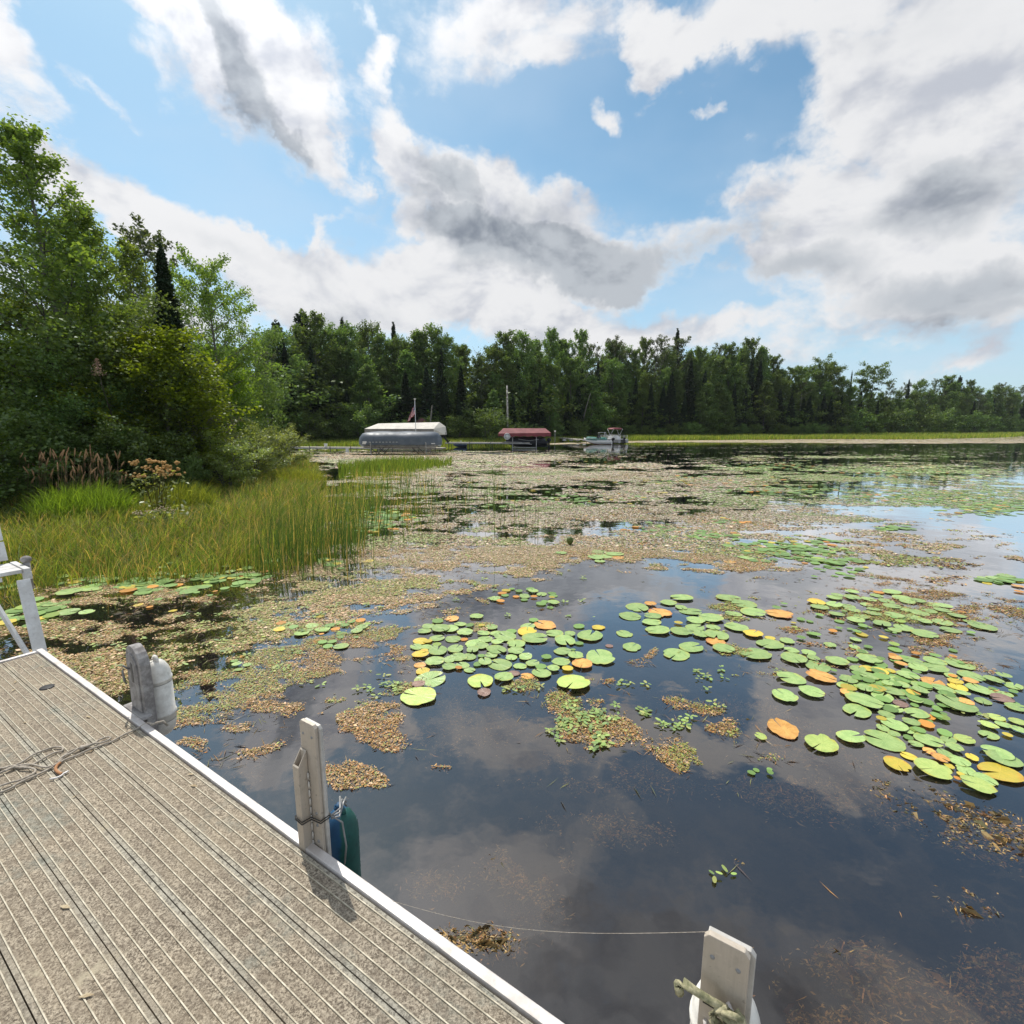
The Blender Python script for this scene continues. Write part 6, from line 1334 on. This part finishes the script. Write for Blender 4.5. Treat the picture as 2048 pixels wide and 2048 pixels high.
for r0, r1, size, ncand, ns in ((2.2, 5.0, .0115, 560000, .55), (5.0, 8.5, .018, 700000, .7), (8.5, 14, .034, 400000, 1.0), (14, 26, .065, 380000, 1.8), (26, 46, .12, 270000, 3.2), (46, 75, .22, 110000, 5.0)):
    a = rs.uniform(-.86, .86, ncand); r = np.sqrt(rs.uniform(r0 ** 2, r1 ** 2, ncand)); X = r * np.sin(a); Y = r * np.cos(a)
    ok = Y > 1.5; X, Y = X[ok], Y[ok]; sd_ = signed_dist(X, Y); cv, wh, u, v = cover_at(X, Y)
    n1 = vnoise(X * .65, Y, ns * .9, 81, 4); n2 = vnoise(X * .6, Y, ns * .24, 82, 4); n3 = vnoise(X * .5, Y, ns * .55, 83, 2); th = .53 + (n1 - .5) * 1.9 + (n2 - .5) * 1.9 + (n3 - .5) * .9
    # wind-streaked gaps of open water
    soft = np.clip((cv - th) / .38 + .16, 0, 1) ** 1.3 * np.where(cv > .05, 1, 0)
    keep = (rs.rand(len(X)) < soft) & (sd_ < .4) & (u > -60) & (u < 1990) 
    X, Y, wh = X[keep], Y[keep], wh[keep]; n = len(X)
    P_ = np.array([np.cumsum(PMX[REG[i][6]]) for i in range(len(REG))])[wh]; rnd = rs.rand(n)[:, None] * P_[:, -1:]; ci = np.minimum((rnd > P_).sum(1), 6)
    tint = vnoise(X, Y, ns * 1.2, 91); gsel = (tint > .62) & (rs.rand(n) < .5); ci[gsel] = rs.choice([2, 3, 3], gsel.sum()); osel = (tint < .36) & (rs.rand(n) < .35); ci[osel] = rs.choice([1, 4], osel.sum())
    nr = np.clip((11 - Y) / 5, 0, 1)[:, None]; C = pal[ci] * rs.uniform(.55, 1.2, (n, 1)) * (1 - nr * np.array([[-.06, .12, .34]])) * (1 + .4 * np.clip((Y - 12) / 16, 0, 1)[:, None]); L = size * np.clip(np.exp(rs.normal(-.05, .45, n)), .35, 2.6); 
    wide = np.where((ci == 3) | (ci == 0) | (ci == 6), .62, .34); Z = np.abs(rs.normal(0, .006, n)) + .001; sub = rs.rand(n) < .12; Z[sub] = -.01 - .03 * rs.rand(sub.sum())
    stamp(Vs, Fs, Cs, X, Y, Z, L, L * wide * rs.uniform(.7, 1.3, n), C, rs, .12 if r1 < 20 else .03); print('flakes', r0, n)
# tangled stems lying in and around the nearer mats
n = 60000; a = rs.uniform(-.86, .86, n); r = np.sqrt(rs.uniform(2.2 ** 2, 9.5 ** 2, n)); X = r * np.sin(a); Y = r * np.cos(a); cv, wh, u, v = cover_at(X, Y)
ok = (rs.rand(n) < np.clip(cv * 1.1 - .25, .015, .5)) & (vnoise(X, Y, .5, 99) > .42) & (Y > 1.6); X, Y = X[ok], Y[ok]; n = len(X)
stamp(Vs, Fs, Cs, X, Y, np.full(n, .006), rs.uniform(.03, .13, n), rs.uniform(.002, .005, n), pal[rs.choice([1, 4, 5, 2], n)] * rs.uniform(.4, .9, (n, 1)), rs, .05)
# thin shore line of pale algae on the far side
n = 34000; uu = rs.uniform(1040, 1975, n); X = np.interp(uu, [560, 1960], [at_depth(560., 1., 830)[0], at_depth(1960., 1., 830)[0]])
vf = np.interp(uu, [1040, 1180, 1300, 1500, 1700, 1850, 1975], [836, 831.5, 830.5, 828.5, 827, 824, 822]); vn = np.interp(uu, [1040, 1180, 1300, 1500, 1700, 1975], [838, 834.5, 834, 835, 836.5, 835]) + (vnoise(uu, uu * 0, 40, 45) - .5) * 3
v_ = vf + (vn - vf) * rs.rand(n); Y = HC * F / (v_ - VH); X = X * Y
ok = (signed_dist(X, Y) < .5) & (vnoise(X, Y, 4, 95) > .24); X, Y = X[ok], Y[ok]; n = len(X)
stamp(Vs, Fs, Cs, X, Y, np.full(n, .01) + rs.rand(n) * .01, .9 * rs.uniform(.5, 1.4, n), .30 * rs.uniform(.5, 1.4, n), pal[rs.choice([0, 1, 6, 2], n)] * rs.uniform(.9, 1.2, (n, 1)), rs, .003, ang=rs.normal(0, .3, n))
# streaks on the dark far water
n = 5200; uu = rs.uniform(1000, 1950, n); vv = 838 + 40 * rs.rand(n) ** .9 * np.interp(uu, [1000, 1300, 1950], [.5, .9, 1.4]); P_ = np.array([at(a, b, 0) for a, b in zip(uu, vv)])
ok = vnoise(P_[:, 0] * .5, P_[:, 1], 3, 96) > .52; P_ = P_[ok]; n = len(P_)
stamp(Vs, Fs, Cs, P_[:, 0], P_[:, 1], np.full(n, .012), P_[:, 1] * .007 * rs.uniform(.4, 1.6, n), P_[:, 1] * .004 * rs.uniform(.5, 1.3, n), pal[rs.choice([3, 2, 0, 6], n)] * rs.uniform(.7, 1.1, (n, 1)), rs, .002, ang=rs.normal(0, .25, n))
np_obj('floating_weed', np_mesh('floating_weed', np.concatenate(Vs), np.concatenate(Fs), M['flake'], np.concatenate(Cs)), label='tan and olive floating weed and leaf litter spread over the lake', cat='water weed', kind='stuff')

# green pondweed leaves lying on the mats
PW_ = [(1080, 1350, 34, 20, 90), (1060, 1375, 30, 18, 70), (1120, 1375, 40, 22, 90), (1110, 1405, 40, 10, 60), (1170, 1345, 46, 10, 60), (1275, 1372, 20, 9, 34), (1290, 1362, 24, 10, 30), (1135, 1345, 20, 16, 40), (1180, 1290, 28, 6, 22), (965, 1300, 16, 6, 12), (990, 1305, 26, 8, 20), (1030, 1302, 16, 6, 10),
       (1350, 1275, 40, 12, 34), (1320, 1270, 14, 6, 10), (1455, 1268, 20, 8, 12), (1365, 1330, 14, 6, 10), (735, 1290, 30, 10, 40), (760, 1295, 16, 8, 22), (700, 1300, 16, 12, 26), (560, 1225, 26, 8, 26), (520, 1262, 24, 7, 24), (452, 1240, 24, 10, 30), (1355, 1650, 9, 7, 5), (1375, 1655, 7, 6, 4), (1325, 1615, 2, 1, 1), (610, 1295, 20, 3, 5), (580, 1295, 8, 2, 2), (1045, 1085, 60, 10, 40),
       (900, 1105, 50, 12, 50), (1075, 1140, 40, 9, 24), (895, 1130, 40, 7, 26), (1640, 1250, 30, 14, 14), (1830, 1340, 30, 12, 14), (640, 1150, 80, 20, 80), (500, 1165, 80, 30, 90), (380, 1180, 90, 36, 90), (150, 1210, 120, 40, 90), (250, 1255, 80, 20, 40), (1380, 1180, 14, 8, 10), (1010, 1165, 90, 6, 20)]
Vs, Fs, Cs = [], [], []; GP = np.array([(.26, .38, .10), (.33, .42, .12), (.36, .38, .12), (.20, .30, .10)])
for u, v, du, dv, m in PW_:
    k = 0; m = int(m * .62)
    while k < m:                                                 # rosettes: leaves radiate from a shared stem tip
        cu, cv_ = rs.normal(u, du * .6), rs.normal(v, dv * .6); cx, cy = at(cu, cv_, 0); nn = min(m - k, rs.randint(3, 8)); k += nn
        a = rs.uniform(0, 6.28) + np.arange(nn) * 6.28 / max(nn, 3) + rs.normal(0, .25, nn); L = rs.uniform(.026, .050, nn); d = L * rs.uniform(.5, .9, nn)
        X = cx + np.cos(a) * d; Y = cy + np.sin(a) * d; Wd = L * rs.uniform(.45, .6, nn)
        tt = np.linspace(0, 2 * np.pi, 9)[:-1]; ex = np.cos(tt)[None] * L[:, None] * .5; ey = np.sin(tt)[None] * Wd[:, None] * .5
        xr = ex * np.cos(a)[:, None] - ey * np.sin(a)[:, None]; yr = ex * np.sin(a)[:, None] + ey * np.cos(a)[:, None]
        zz = .008 + rs.rand(nn)[:, None] * .016 + xr * rs.normal(0, .12, nn)[:, None]
        V = np.stack([X[:, None] + xr, Y[:, None] + yr, zz], -1).reshape(-1, 3); o = sum(len(q_) for q_ in Vs); Vs.append(V); Fs.append(np.arange(8 * nn).reshape(nn, 8) + o); Cs.append(np.repeat(GP[rs.choice(4, nn)] * rs.uniform(.8, 1.15, (nn, 1)), 8, 0))
np_obj('pondweed_leaves', np_mesh('pondweed_leaves', np.concatenate(Vs), np.concatenate(Fs), M['pondweed'], np.concatenate(Cs)), label='small oval green pondweed leaves lying on the tan mats', cat='water weed', kind='stuff')

# submerged weed: strands and scraps just under the surface
SUB = [(1850, 1560, 110, 34, 18, 1500, 0), (1720, 1500, 90, 20, 22, 800, 0), (1790, 1545, 60, 26, 20, 700, 0), (1880, 1735, 70, 22, 32, 1000, 0), (1820, 1690, 50, 10, 30, 300, 0), (1610, 1800, 46, 22, 5, 900, .03), (1600, 1830, 90, 34, 5, 600, .10), (1830, 1880, 110, 40, 12, 1500, .07), (1700, 1850, 60, 18, 25, 420, .08),
       (990, 1632, 56, 30, 0, 800, .02), (905, 1772, 58, 20, 4, 900, .0), (1360, 1620, 30, 16, 0, 160, .05), (1380, 1640, 16, 14, 0, 120, .0), (1440, 1800, 30, 26, 0, 160, .10), (1130, 1440, 160, 26, 5, 700, .10), (850, 1350, 140, 40, 0, 600, .12), (1500, 1480, 170, 34, 10, 1000, .06), (1400, 1330, 120, 24, 8, 700, .04),
       (560, 1420, 130, 50, -8, 600, .12), (820, 1640, 40, 20, 0, 200, .12), (1000, 1670, 50, 30, 0, 240, .2), (1480, 1390, 90, 24, 12, 500, .04), (1600, 1400, 120, 30, 10, 500, .08), (880, 1300, 160, 40, 0, 500, .10), (1150, 1530, 100, 22, 5, 300, .16), (1560, 1900, 120, 30, 0, 500, .14), (1900, 1820, 60, 30, 15, 500, .05)]
Vs, Fs, Cs = [], [], []; SP = np.array([(.52, .34, .13), (.36, .26, .12), (.20, .19, .10), (.44, .24, .12), (.16, .13, .09)])
for u, v, du, dv, t, m, dep in SUB:
    m *= 5
    c, s_ = math.cos(math.radians(t)), math.sin(math.radians(t)); a_, b_ = rs.normal(0, .6, m) * du, rs.normal(0, .6, m) * dv
    uu, vv = u + a_ * c - b_ * s_, v + a_ * s_ + b_ * c; P_ = np.array([at(p, q_, 0) for p, q_ in zip(uu, vv)])
    ok = vnoise(P_[:, 0], P_[:, 1], .22, 97 + int(u) % 7, 3) > .47; P_ = P_[ok]; n = len(P_)
    if not n: continue
    x0, y0 = at(u, v, 0); x1, y1 = at(u + 20 * c, v + 20 * s_, 0); an = math.atan2(y1 - y0, x1 - x0)
    base_z = np.where(rs.rand(n) < .45, .004, -.012) - dep * .6 - np.abs(rs.normal(0, .015, n))
    L = rs.uniform(.006, .028, n) * np.where(rs.rand(n) < .06, 3.0, 1); stamp(Vs, Fs, Cs, P_[:, 0], P_[:, 1], base_z, L, np.minimum(L * rs.uniform(.08, .45, n), .006), SP[rs.choice(5, n, p=[.3, .25, .2, .15, .1])] * rs.uniform(.6, 1.2, (n, 1)), rs, .35, ang=an + rs.normal(0, .7, n))
np_obj('submerged_weed', np_mesh('submerged_weed', np.concatenate(Vs), np.concatenate(Fs), M['flake'], np.concatenate(Cs)), label='brown and ochre weed drifting just under the surface by the dock', cat='water weed', kind='stuff')

# ------------------------------------------------------------------ thin summer haze in one closed box
mt = bpy.data.materials.new('haze_air'); mt.use_nodes = True; q = NT(mt.node_tree); q.n.clear()
out = q.node('ShaderNodeOutputMaterial'); pv = q.node('ShaderNodeVolumePrincipled')
pv.inputs['Color'].default_value = (.90, .94, 1, 1); pv.inputs['Density'].default_value = 0.00012; pv.inputs['Anisotropy'].default_value = 0.3
q.l.new(pv.outputs[0], out.inputs['Volume'])
mb = MB(); mb.box((0, 0, 14.0), (6400, 6400, 32.0)); hz_ = mb.build('haze', mt); tag(hz_, 'thin pale summer haze over the whole lake', 'haze', None, 'stuff')
SC.cycles.volume_bounces = 0
